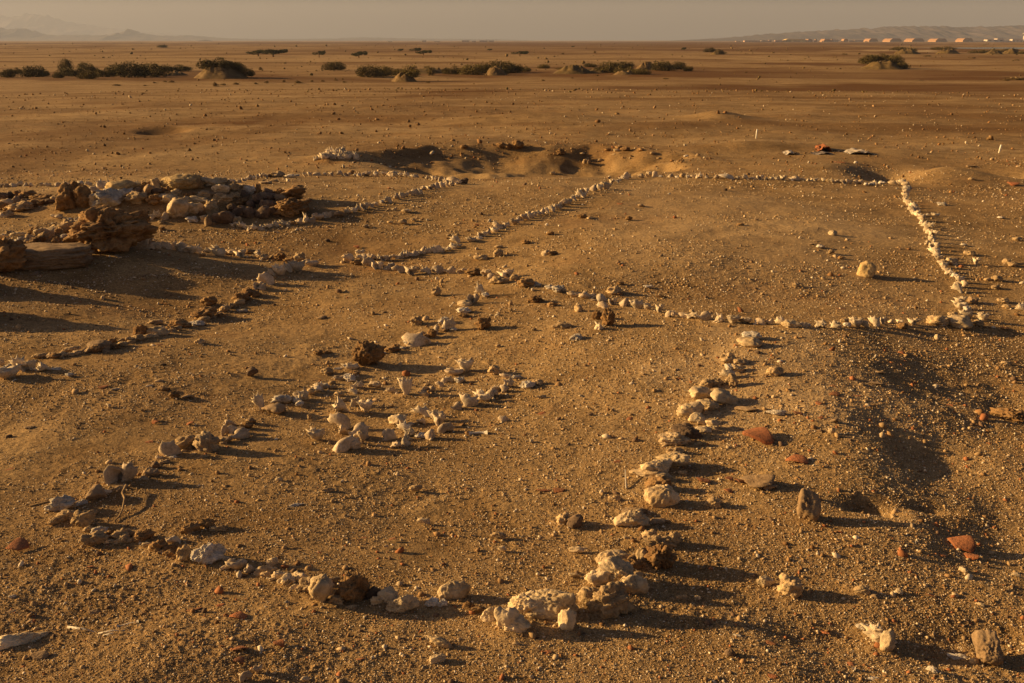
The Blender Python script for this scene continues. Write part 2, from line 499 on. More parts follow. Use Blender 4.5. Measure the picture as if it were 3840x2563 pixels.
D('foreground outline left arm', 'stones and shells of the left arm of the foreground outline', 'far end',
 ('M2', "1880 250 75 75 c;1925 262 55 35 w;1830 320 80 65 s;1755 345 100 50 t;1745 405 105 50 w;1740 440 80 35 R;1630 545 100 85 c;1580 500 90 55 w;1510 550 60 50 c;1600 475 100 30 g;1390 600 70 40 r;1480 605 70 60 R;1335 675 180 80 s;1285 672 80 55 w;1420 660 60 50 r;950 880 220 190 R;910 690 100 30 R;1040 720 90 40 R;1150 735 110 45 R;1180 695 60 35 R;1040 745 90 30 w;790 885 110 60 c;700 880 80 26 w;830 940 80 50 R;600 920 90 55 r;700 970 80 45 s;790 985 80 60 w;525 1050 90 60 c;470 1060 40 35 s;400 1130 80 80 c;345 1110 60 40 s;215 1150 145 55 w;340 1150 70 40 w;370 1180 60 40 w;150 1250 200 90 g;20 1210 80 110 c"),
 ('M1', "1935 1130 100 50 s;1895 1205 55 70 s;1950 1205 80 65 s;2020 1225 140 65 s;1860 1280 170 60 g;1740 1370 180 165 p;1570 1340 180 110 r;1430 1400 130 110 s;1340 1415 50 40 s;1390 1450 90 40 r;1710 1410 80 40 r;2110 1100 80 50 g"),
 ('PX', "468 1828 92 66 s;565 1802 62 40 g;585 1768 30 28 k"),
 ('B1', "740 175 150 100 g;900 100 180 50 g;480 260 190 110 w;520 320 130 70 r;440 345 100 45 r;650 380 150 110 r;700 285 100 40 r"),
 line('M2', [(1660, 545), (1500, 575), (1360, 650), (1230, 705), (1090, 750)], 85, 62, 36, 'wrrR'),
 line('M2', [(830, 945), (700, 970), (520, 1058), (350, 1125), (200, 1165)], 62, 62, 40, 'rcwr'),
 line('M1', [(2080, 1140), (1950, 1225), (1800, 1330), (1640, 1385), (1540, 1370), (1380, 1455)], 75, 75, 44, 'rrwR'),
 line('PX', [(540, 1815), (440, 1850), (350, 1880), (290, 1905), (240, 1925)], 24, 34, 20, 'wrgs'))
D('foreground outline front curve', 'stones of the curved front end of the foreground outline', 'left end',
 line('B1', [(560, 320), (680, 410), (780, 500), (900, 505), (1080, 500), (1250, 590), (1420, 660)], 66, 70, 46, 'rRar'),
 line('B2', [(20, 745), (200, 815), (400, 900)], 60, 60, 42, 'rra'),
 ('B1', "770 440 120 65 w;740 520 180 95 r;850 470 90 60 R;950 490 150 90 r;1110 490 150 80 R;1230 585 110 90 R;1340 510 110 60 s;1340 580 160 60 R;1430 655 100 115 r;1620 670 220 140 w;1740 640 50 40 s;1820 710 120 75 s;1740 710 60 40 s;1930 735 90 60 s"),
 ('B2', "85 735 130 60 a;130 665 80 50 a;180 785 90 60 a;250 830 90 75 a;340 805 110 70 a;420 885 150 110 p;520 1000 160 190 a;620 980 100 70 r;750 970 220 190 R;925 930 140 80 k;935 975 90 60 r;1020 975 150 100 a;1130 1040 210 115 a;735 995 80 24 r;1355 995 100 60 w;1435 995 70 55 w;1530 945 200 120 t;1640 1020 90 60 R;1710 1045 120 50 R;1800 1120 110 95 a;1935 1215 150 180 a;590 790 100 30 r"),
 ('B3', "30 1215 200 150 a;110 1090 230 160 a;300 1110 330 195 a;180 1115 120 75 a;420 1205 110 155 a;610 1020 180 140 r;760 1110 300 230 r"))
D('foreground outline right arm', 'stones of the right arm of the foreground outline', 'near end',
 ('B3', "660 850 160 140 a;800 850 220 190 a;930 915 200 145 a;790 690 240 110 t;910 720 170 95 R;950 760 120 40 r;1130 740 200 175 R;1000 660 80 100 t;1060 510 110 95 r;1140 560 230 100 r;1240 540 90 105 r;920 410 230 135 a;950 320 200 90 g;1110 370 130 65 g;1150 240 220 150 t"),
 ('RZ', "1270 480 460 220 p;1300 620 260 130 r;1250 860 470 250 a;980 980 470 250 a;880 1015 600 150 t;1080 1080 220 130 t;1000 1260 380 240 R;1430 960 160 80 r"),
 ('M3', "2010 625 140 60 w;1990 690 170 75 t;2055 740 50 25 k;1810 830 110 80 r;1900 835 110 45 r;1830 900 80 60 w;1880 900 110 60 r;1810 950 120 70 c;1840 1020 90 90 r;1700 1020 130 70 r;1630 1040 90 70 r;1690 1065 130 40 g;1590 1155 180 105 a;1770 1190 180 120 a;1640 1230 160 85 a;1490 1290 180 115 a;1550 1345 120 80 a;1680 1380 90 75 a;1600 1415 130 55 a;1470 1470 230 115 k"))
D('small pattern inside the outline', 'shells of the small pattern inside the foreground outline', 'left end',
 ('M2', "1755 910 120 100 c;1660 935 120 65 s;1615 985 95 50 c;1715 995 80 50 w;1540 1020 60 40 s;1460 1070 90 50 s;1410 1105 80 50 s;1440 1010 50 25 r;1255 1105 100 130 c;1140 1080 90 50 s;1000 1045 90 60 s;855 1045 90 65 c;810 1080 70 45 c;700 1100 70 40 r;650 1035 60 30 r;2000 925 90 75 r;2100 950 90 40 s;2120 1035 80 80 c;2055 1075 110 60 s;1970 1110 110 60 s;1890 1150 120 85 c;1785 1190 130 95 c;1690 1215 80 55 s;715 1245 130 110 c;845 1185 80 70 c;920 1240 110 90 c;750 1140 70 30 r;690 1365 150 95 s;740 1415 80 60 s;500 1480 115 90 c;870 1450 140 95 s;875 1505 90 95 s;775 1565 200 105 s;1385 1275 140 80 c;1510 1305 110 80 c;1190 1345 120 80 a;1385 1330 70 40 s;1545 1355 90 85 c;1600 1405 120 70 s;1240 1405 100 75 c;1290 1440 80 70 c;1115 1455 95 65 s;1300 1345 60 30 w;1380 1450 80 40 w;1460 1455 80 60 s;1265 1515 80 75 c;1190 1540 95 55 s;1865 1425 150 35 d;2075 1310 70 40 s"),
 ('M3', "135 1040 120 65 w;40 950 80 30 w;215 1010 80 50 r"))
D('large enclosure near edge', 'shells of the near edge of the large enclosure', 'left end',
 ('L2', "775 1330 90 70 s;850 1340 90 40 R;945 1355 90 60 s;1030 1380 75 60 c;1105 1380 70 30 s;1140 1350 50 30 w;1195 1405 90 50 s;1310 1425 100 60 c;1425 1418 80 52 c;1525 1412 80 52 s;1595 1405 50 30 s;1640 1408 70 45 s;1735 1412 70 40 s;1820 1428 110 55 R;1935 1430 70 45 s;1975 1450 60 35 s;2100 1450 110 60 c;2045 1495 140 55 r"),
 ('M3', "20 120 60 40 r;115 195 120 70 R;200 180 80 40 w;310 205 60 40 w;395 240 100 60 w;515 265 90 40 s;615 280 100 50 s;670 272 60 35 s;750 305 85 60 m;690 300 50 20 s;755 365 80 50 s;850 330 60 50 c;945 340 75 50 s;1040 365 90 70 c;1140 370 80 50 c;1240 400 60 60 c;1335 430 75 45 s;1430 435 75 35 s;1515 445 90 50 c;1615 453 100 55 s;1740 475 90 60 c;1855 488 95 60 c;1960 485 80 45 s;2075 490 75 40 s;2140 488 40 30 s"),
 ('M4', "20 262 50 35 s;100 275 80 60 c;190 302 130 60 a;300 285 60 30 s;340 285 40 25 w;440 300 80 60 c;565 298 80 50 c;660 290 60 35 w;640 255 60 35 r;725 290 90 65 c;800 290 60 45 s;880 278 80 65 c;965 265 40 50 c;1030 255 40 25 s;1100 262 50 35 c;1125 303 80 42 R;1225 272 90 45 c;1420 285 150 78 r;1455 285 70 25 w;1590 300 190 92 a;1550 205 70 40 r;1760 285 80 50 r;1800 245 80 60 c"))
D('large enclosure right edge', 'shells of the right edge of the large enclosure', 'near end',
 ('M4', "1650 210 90 55 c;1670 175 60 50 w;1600 145 100 70 c;1610 95 80 50 c"),
 ('L4', "1580 1560 80 55 c;1620 1530 75 50 s;1600 1490 70 50 c;1570 1450 60 40 w;1515 1420 60 40 c;1490 1400 60 40 s;1465 1365 60 45 c;1455 1335 60 35 s;1425 1305 60 45 c;1410 1275 60 45 c;1385 1250 85 55 c;1395 1215 65 55 c;1390 1185 60 50 c;1350 1180 70 40 s;1375 1145 70 50 c;1385 1110 70 50 c;1360 1078 60 35 s;1330 1072 50 40 s;1350 1035 70 45 c;1310 1015 60 40 c;1285 1000 55 40 c;1290 970 60 40 s;1285 945 50 35 c;1250 930 60 45 c;1215 920 50 40 c;1240 885 55 30 s;1200 885 60 40 c;1210 860 60 40 c;1180 835 55 35 s;1160 810 50 35 c;1155 785 45 35 c;1145 765 50 35 s;1155 740 55 40 c;1155 715 50 35 c;1170 700 60 30 w;1150 680 55 35 s;1120 655 55 35 c"))
D('large enclosure diagonal edge', 'shells of the diagonal left edge of the large enclosure', 'near end',
 ('L2', "875 1268 70 48 c"),
 line('L2', [(870, 1295), (1080, 1300), (1260, 1275), (1410, 1250), (1560, 1235), (1650, 1205), (1745, 1175)], 42, 60, 40),
 line('L2', [(1800, 1152), (1870, 1125), (1950, 1085), (2000, 1062), (2070, 1035), (2150, 1000)], 38, 56, 38), ('L2', "1670 1160 75 55 c;2010 1020 50 42 c"),
 line('L3', [(15, 998), (80, 965), (150, 943), (220, 922), (290, 893), (370, 872), (430, 848), (480, 808), (540, 778), (590, 755), (640, 728)], 34, 50, 36),
 ('L3', "685 710 60 35 s;730 700 55 38 c;780 695 90 48 a"),
 line('L3', [(845, 655), (900, 632), (950, 614), (1010, 606)], 34, 46, 30))
D('large enclosure far edge', 'shells of the far edge of the large enclosure', 'left end',
 ('L3', "1085 606 45 30 s;1147 600 40 38 s;1197 600 45 38 s;1250 600 36 18 w;1330 600 50 24 s;1385 605 30 18 w;1430 602 44 30 r;1478 603 30 20 w;1520 604 40 20 s;1570 608 50 38 c;1632 608 34 20 c;1720 612 46 26 s;1800 619 130 40 m;1895 618 30 24 c;1955 620 50 36 c;2025 621 60 20 s;2085 622 50 34 c;2140 622 30 20 c"),
 ('L4', "30 622 34 24 c;75 627 46 26 c;130 627 50 34 c;190 630 34 26 c;230 629 55 30 s;290 630 34 22 s;330 633 30 22 c;365 633 36 24 c;400 634 34 24 c;465 634 34 26 c;505 640 34 26 r;535 643 34 26 c;580 644 34 24 c;615 646 34 24 c;650 652 44 30 s;688 653 36 26 c;735 656 36 28 s;770 657 36 30 s;820 665 34 20 w;870 664 50 22 w;895 660 36 30 c;960 657 60 26 w;1040 662 55 30 s;1090 650 40 26 c"))
D('middle left row of stones', 'shells and corals of the middle left row', 'far end',
 ('L1', "1220 1180 100 70 s;1300 1225 110 60 s;1390 1215 90 55 s;1470 1215 80 55 s;1520 1235 70 60 s;1590 1248 110 60 s;1655 1243 80 60 c;1740 1238 70 40 c;1830 1272 100 80 c;1940 1263 90 45 s;2020 1275 80 55 c;2090 1248 90 40 R;1255 1150 70 45 g;1540 1190 90 40 s"),
 ('L2', "20 1265 50 50 c;60 1295 80 45 r;145 1290 50 35 r;210 1305 90 60 R;290 1322 100 45 R;375 1332 90 80 r;455 1350 100 50 s;340 1392 110 70 c;255 1395 80 60 c;190 1432 90 75 c;125 1432 60 50 c;80 1510 110 75 s;60 1548 70 40 s"),
 ('M2', "30 200 70 50 s"),
 line('M1', [(2150, 40), (1950, 140), (1720, 255), (1500, 320), (1300, 385), (1100, 430), (900, 510), (650, 525), (400, 565)], 72, 78, 42, 'rRgr'),
 ('M1', "2090 40 100 60 R;2020 95 120 70 R;1760 125 110 70 R;1720 240 180 100 R;1650 285 120 45 w;1860 215 100 40 R;1500 300 130 70 R;1440 335 90 50 R;1330 375 150 80 t;1190 375 110 90 R;1310 265 110 35 r;1100 420 80 45 g;1020 415 60 30 g;860 500 200 85 g;710 510 90 42 g;600 500 130 40 r;940 425 70 35 R;440 550 80 42 r;340 550 120 35 r;1920 125 90 24 d"))
D('shell cluster at left edge', 'shells clustered at the left picture edge', 'left end',
 ('M1', "60 750 160 100 c;155 655 100 95 c;245 670 120 80 c;370 680 130 75 c;470 660 70 30 w;80 640 60 35 w;15 620 40 50 s;590 710 60 32 w"))
D('left enclosure far row', 'shells of the far row of the left enclosure', 'left end',
 ('L1', "15 688 40 28 c;60 684 40 26 s;110 684 45 26 s;165 676 60 34 c;215 678 45 30 c;260 675 40 26 c;350 673 60 28 r;400 674 50 26 c;490 673 50 24 s;560 678 60 34 c;620 668 40 24 s;680 668 60 34 w;740 670 50 30 c;790 722 60 36 s;860 692 90 56 c;905 690 70 50 c;960 692 70 46 k;1830 665 50 30 c"),
 line('L1', [(1900, 650), (1960, 640), (2010, 642), (2060, 630), (2120, 618), (2150, 612)], 36, 44, 30),
 ('L2', "20 607 40 28 c;50 603 36 30 c;80 602 36 26 c;112 600 44 26 k;185 600 100 46 r;280 594 70 20 w;345 588 40 15 w;405 585 26 20 c;450 583 34 26 c;510 583 60 22 s;580 583 30 22 c;635 583 36 26 c;705 583 50 34 c;770 585 46 22 s;830 583 26 14 w;870 587 44 22 c;930 586 60 30 s;1005 588 50 32 c;1075 584 46 26 c;1150 592 80 38 a;1220 594 46 26 c;1265 598 55 36 c;1325 603 60 26 c;1400 610 50 16 R;1440 613 34 24 c;1490 624 36 32 c;1520 628 40 30 c;1555 634 44 34 s;1600 648 60 36 c;1650 658 90 46 s;1700 660 50 32 c;1740 655 80 44 k"))
D('left enclosure diagonal row', 'shells of the diagonal row of the left enclosure', 'far end',
 line('L2', [(1640, 672), (1520, 690), (1460, 706), (1410, 716), (1370, 733), (1300, 750), (1260, 765), (1220, 780), (1150, 798)], 40, 48, 36),
 ('L2', "1105 818 60 44 c;1060 822 40 26 w;1000 842 46 28 s;960 857 50 34 c;920 870 60 46 c;860 888 60 46 c;820 896 50 36 c;770 906 60 34 c;690 938 90 44 g;640 935 60 40 s;590 940 60 34 s;520 965 80 50 s;470 982 60 34 s;420 988 70 60 c;370 998 60 40 s;310 1008 50 32 R;275 1014 50 36 c;225 1014 70 44 c;165 1023 60 44 c;110 1034 66 36 c;50 1048 80 36 c"),
 ('L1', "2120 1052 80 46 c;2035 1032 60 42 c;1970 1022 60 36 c"))
D('short row before the rock pile', 'shells in the short row before the rock pile', 'left end',
 ('L1', "455 942 44 24 c;500 952 50 34 s;550 957 36 20 r;590 962 36 20 w;650 968 44 28 c;715 970 60 36 c;785 985 60 56 s;855 962 60 26 w;975 945 80 56 c;920 950 60 30 c;1150 957 120 42 s;1220 955 40 20 w;1310 963 80 60 c;1390 968 60 52 s;35 942 80 38 c"))
D('long rock pile at left', 'rocks of the long pile', 'left end',
 ('L1', "590 905 180 185 R;720 890 150 145 R;810 878 90 95 a;930 905 240 125 w;1070 815 130 70 w;1160 865 160 85 r;1315 872 130 75 R;1020 770 190 90 b;1140 700 120 45 b;1220 722 80 55 R;1320 722 60 80 a;1250 782 120 78 g;1160 770 80 55 k;1340 778 130 55 k;1545 765 300 108 b;1400 815 150 38 a;1490 782 90 52 a;1650 742 120 85 R;1800 722 180 80 a;1430 862 120 65 a;1500 982 190 145 a;1560 872 120 65 r;1640 950 130 88 a;1700 862 150 55 a;1700 952 90 46 R;1785 950 100 110 r;1720 802 100 55 r;1860 792 120 85 a;1960 762 100 75 r;1870 862 140 78 r;1890 1012 180 98 k;1950 912 90 60 k;1620 992 90 46 w;1720 992 60 56 a;1755 1022 60 78 g;1800 1012 40 28 R;2010 952 110 80 k;1995 1002 70 55 a;2110 882 80 65 k;2040 702 80 38 a;2110 765 90 65 w;2100 952 100 75 k;2040 855 100 55 R;830 770 80 40 g;690 740 70 38 s;1420 745 80 50 R;1560 740 90 36 r;1900 700 100 60 r;2060 790 70 60 k;1980 820 90 60 r;1780 790 90 45 g;1600 800 90 45 R;1500 830 80 40 g"),
 ('L2', "100 822 150 66 k;215 838 100 66 g;310 812 190 100 R;310 950 270 125 k;100 902 130 78 k;60 962 120 88 k;20 762 60 78 R;100 762 120 55 k;15 850 80 80 k;200 770 70 60 R;160 940 90 70 k"))
D('small dark heap at left edge', 'rocks of the small dark heap', 'left end',
 ('L1', "30 800 80 60 k;90 790 90 56 k;20 880 90 60 R;150 770 80 50 R;130 830 100 60 g;60 850 90 56 a;180 900 170 75 r;240 780 110 55 R;300 860 170 66 R;320 800 110 48 R;380 820 110 60 R;430 830 90 44 k;90 900 90 50 R;460 820 60 44 a;160 800 70 40 k;70 940 90 50 r;230 840 90 50 k;20 830 60 44 R"))
D('near left pile around the slab', 'rocks of the near left pile', 'left end',
 ('L1', "330 1222 160 88 R;360 1152 100 88 a;580 1112 160 85 r;580 1062 110 78 r;680 1042 110 66 a;730 1048 110 66 r;640 1132 80 66 a;500 1212 100 78 R;410 1202 90 46 R;585 1195 140 80 w;200 1192 130 66 w;240 1152 80 28 w;120 1152 80 46 c;35 1152 80 55 c;110 1272 110 105 g;220 1252 80 33 a;470 1232 80 44 r;50 1262 90 55 R;830 990 110 66 s;310 1447 110 46 g;990 1297 80 28 a;470 1112 100 48 k;20 1200 70 40 r;160 1230 70 40 k;560 1160 90 50 R;880 1330 50 20 r;90 1130 100 60 r;170 1160 120 70 a;270 1190 130 80 r;300 1110 90 60 R;400 1170 120 80 r;450 1130 110 70 a;520 1150 120 80 R;490 1080 90 60 r;540 1210 110 60 g;60 1210 120 70 r;30 1160 90 60 a;150 1240 110 60 R;350 1235 110 50 r;430 1250 90 44 k;610 1100 120 90 r;660 1180 110 90 R;600 1230 90 50 a;790 1000 100 60 R"))
D('*sand around the large enclosure', 'loose stones in and beside the large enclosure', 'left end',
 ('L3', "590 945 75 32 R;655 952 45 18 r;980 955 50 26 R;320 1083 55 28 R;115 1155 70 28 R;285 1262 65 42 a;335 1262 80 36 R;905 828 50 14 f;1785 713 40 20 k;1085 845 60 22 g;1915 1002 50 20 R;2050 955 40 12 g;1955 935 20 18 a;1320 742 24 12 w;340 578 40 20 a;610 500 30 34 r;640 500 34 30 g;290 1005 20 18 w;880 70 36 14 R"),
 ('L4', "820 1448 120 108 b;540 1087 60 34 a;440 1197 60 28 w;530 1242 45 32 r;610 1285 45 22 R;1535 1338 85 50 a;1750 1332 55 45 c;1690 1262 80 40 r;1640 1172 50 18 w;2000 1322 55 33 r;2050 1347 70 33 r;2090 1132 60 28 r;1460 838 70 26 w;1340 918 30 15 w;1400 928 55 24 c;1920 1477 75 44 r;1840 1472 50 24 r;1910 1542 60 33 r;235 1527 50 34 r;1950 942 50 14 w;360 1165 50 14 g;400 1138 60 12 g;285 980 60 10 g;765 605 30 22 R;1705 622 40 18 r;2060 665 100 26 f;1705 515 80 18 g;340 480 16 16 w;735 482 30 18 w;600 476 100 14 f;460 1455 30 18 a"),
 ('M4', "1720 92 80 44 g;1970 92 80 40 r;2000 137 60 34 r;2125 162 90 60 c;1415 392 35 34 a;105 340 50 20 r;1135 14 30 14 r"),
 ('M3', "860 250 110 65 r;910 160 50 24 R;1145 187 75 22 w;1250 262 70 16 R;1510 387 35 24 r;2105 240 26 18 r"))
D('*sand inside the outline', 'loose stones inside the foreground outline', 'left end',
 ('M2', "1350 505 90 68 r;1900 545 120 88 R;1515 250 70 62 r;450 1285 30 38 r;525 755 70 40 R;600 740 80 26 R;550 445 90 26 g;2035 680 36 20 r;2140 335 30 40 r;2140 385 30 28 g;1085 392 40 12 k;905 380 30 18 f"),
 ('M3', "560 390 60 58 r;715 465 75 72 R;805 525 100 130 R;725 555 100 60 c;420 540 140 60 r;540 640 90 55 w;195 320 120 60 R;340 350 80 40 R;185 550 40 25 r;620 717 60 22 g;245 1112 80 26 r;1415 1177 35 20 f;1300 1132 130 16 g;660 1258 50 22 k;250 1250 80 22 f;990 1295 60 26 f"),
 ('PX', "1230 1850 40 16 r"),
 ('B1', "1470 430 130 75 R;1600 400 110 82 R;1690 410 120 44 r"),
 ('B2', "1870 462 110 48 r;1895 552 60 32 a;1290 342 90 34 a;310 218 110 28 w;180 20 50 30 a;1230 92 90 40 r;1000 525 36 18 a;1055 470 60 20 f;490 570 36 18 f;835 455 50 16 f"),
 ('B3', "400 370 100 88 r;480 392 120 100 k;790 180 80 48 r;500 572 100 44 a;480 762 80 34 a;415 812 30 24 a;875 472 40 28 a;240 98 110 30 f;360 105 90 36 f;215 465 36 20 a"))
D('*sand right of the outline', 'loose stones right of the foreground outline', 'left end',
 ('B3', "1890 92 240 110 g;1760 37 90 44 f;1550 232 100 75 r;1310 947 80 44 r;1430 932 50 30 r;1740 1222 60 24 w;1680 1382 90 60 k;1950 832 110 62 a;1480 25 100 26 f"),
 ('M3', "2050 1490 240 110 f;1960 1225 170 36 g"),
 ('RZ', "300 742 130 55 f;1790 1085 250 110 f;2230 1032 150 60 f;2220 1245 150 70 f"),
 ('M4', "245 1427 175 55 f;1125 522 70 44 f;930 677 110 26 g;50 720 120 78 r;70 1030 140 38 w;245 1030 90 36 f;550 1094 65 34 g;530 1182 50 38 a;430 942 60 28 f;900 772 120 24 g;785 792 50 28 r;560 862 90 28 f;2010 1082 240 95 R;1525 955 50 32 f;1980 302 80 20 f;610 140 80 18 f;500 752 50 14 f;550 792 70 22 f;745 877 80 24 f;420 702 80 12 g;1620 865 30 20 w;1150 1175 40 20 f;865 895 30 16 w;705 835 34 22 w;830 960 34 22 a;440 1060 50 20 f;1990 610 70 30 r;740 745 60 18 g"),
 ('B4', "305 345 165 190 g;160 930 155 145 r;1480 545 200 125 f;1565 620 110 44 f;830 1300 200 130 w;910 1350 90 150 a;1660 1470 235 235 r;1460 1395 130 44 w;620 1450 80 40 f;720 895 100 60 r;810 910 110 36 g;1005 895 50 40 a;1260 910 90 30 f;1500 720 60 34 a;1260 1510 90 60 w;710 1170 70 44 w;760 1150 60 26 w;20 1280 80 44 f;430 1545 60 50 f;30 1545 70 44 f;800 1560 130 34 w;1345 895 30 20 f;1340 600 60 26 f;440 1200 70 28 f;15 90 110 60 g;965 300 36 34 r;1910 750 60 26 a;1630 980 60 24 a;655 1490 26 40 d"))
D('*sand along the bottom of the picture', 'loose stones and sherds in the foreground', 'left end',
 ('B1', "140 552 160 90 f;160 1290 350 100 a;990 1147 150 40 d;1840 1082 130 56 f;1850 1327 110 50 f;310 1397 130 56 g;1845 1422 80 54 f;1900 1552 80 56 s;700 682 50 20 f;1500 1022 110 36 f;100 1032 70 24 g;1450 1172 50 30 f;1380 1180 90 20 f;735 1035 90 26 g;460 470 50 22 g;1290 1415 40 22 w;100 915 50 22 w;640 1475 36 36 r;285 1170 50 26 r;220 1115 90 30 g;250 1070 60 18 f;1910 485 40 24 f;1700 990 60 30 f"),
 ('B2', "1415 1312 165 78 a;1400 1432 110 60 a;180 1285 90 44 f;15 1502 60 56 s;380 1555 60 26 a;240 960 40 24 w;435 1380 50 18 g;1570 1245 36 20 a;800 1395 70 20 f;900 1385 30 20 w"),
 ('B3', "265 1362 90 36 f;150 1550 30 34 s;30 1302 70 40 r"))
D('*sand between the left rows', 'loose stones between the left rows', 'left end',
 ('M1', "1470 895 80 58 R;1570 885 90 26 g;1680 440 70 46 r;1380 830 90 30 R;870 805 80 24 f;970 818 60 16 w;1255 790 60 14 w;920 970 26 30 a;1145 630 30 20 a;80 1500 110 22 f;1340 755 60 22 a;1255 1265 70 22 f;1600 1110 60 30 f;250 1150 80 30 g;1345 445 60 22 f;1400 100 40 18 f;2120 700 90 60 k;2040 165 80 24 w;240 210 100 18 f;1370 610 60 16 k;80 1220 50 26 k;1310 1095 60 26 f"),
 ('L2', "1265 895 72 22 a;1160 875 36 16 a;1235 992 60 33 r;920 1022 45 22 r;845 1190 50 24 f;1890 1302 100 44 r;2035 1272 70 55 r;2040 1197 60 25 r;1320 962 40 18 r;1130 985 50 16 r;605 1140 36 20 k;610 1020 40 14 g;1830 890 50 10 g;1850 1005 40 18 f;1780 1050 40 12 r;1620 1090 40 14 r;1690 1092 30 18 r;1310 840 40 12 r;75 658 80 24 a;150 640 60 24 r;110 655 40 22 r;60 635 30 16 r"),
 ('L1', "1365 1045 50 26 R;840 1452 60 18 R;1650 1382 70 26 r;1690 1045 30 12 r;920 1065 40 14 r;1210 1440 50 20 g;1360 995 50 30 r;1950 1420 24 18 R"))

D('*rim of the dug pit', 'stones on the rim of the dug pit', 'left end',
 ('L3', "45 385 90 60 R;410 420 70 44 R;625 495 35 30 a;900 365 60 25 R;950 385 70 26 R;880 387 50 20 a;1080 385 50 22 R;800 385 50 20 R;1180 415 40 16 r;1460 430 35 16 w;1560 425 30 20 r;590 415 40 16 r;740 470 36 20 r;1230 450 30 12 r"),
 ('L2', "2060 370 70 36 R;2110 384 60 44 R;1750 372 60 26 R"))
# ------------------------------------------------------------ naming of the small things
KINDS = {  # kind: (object name, category, words)
 'c': ('conch_shell', 'sea shell', 'spiky bleached conch shell'),
 's': ('seashell', 'sea shell', 'rounded cream sea shell'),
 'w': ('coral_fragment', 'coral', 'chalky white coral fragment'),
 'r': ('coral_stone', 'stone', 'rough tan coral stone'),
 'R': ('coral_chunk', 'stone', 'rusty brown coral chunk'),
 'p': ('honeycomb_coral', 'coral', 'honeycombed pale coral lump'),
 'a': ('limestone_chunk', 'stone', 'pale yellow limestone chunk'),
 'k': ('dark_stone', 'stone', 'dark grey-brown stone'),
 'b': ('brain_coral', 'coral', 'grooved brain coral'),
 't': ('ridged_coral', 'coral', 'ridged fan-like coral'),
 'g': ('flat_stone', 'stone', 'dull brown stone slab'),
 'f': ('pottery_sherd', 'pottery', 'reddish pottery sherd'),
 'm': ('clam_shell', 'sea shell', 'large pale clam shell'),
 'd': ('bone', 'bone', 'pale dry bone'),
}
ONES = 'first second third fourth fifth sixth seventh eighth ninth tenth eleventh twelfth thirteenth fourteenth fifteenth sixteenth seventeenth eighteenth nineteenth'.split()
TENS = {2: 'twenty', 3: 'thirty', 4: 'forty', 5: 'fifty', 6: 'sixty', 7: 'seventy'}
TENTH = {2: 'twentieth', 3: 'thirtieth', 4: 'fortieth', 5: 'fiftieth', 6: 'sixtieth', 7: 'seventieth'}
def ordinal(n):
    if n < 20: return ONES[n-1]
    return TENTH[n//10] if n % 10 == 0 else TENS[n//10]+'-'+ONES[n % 10-1]
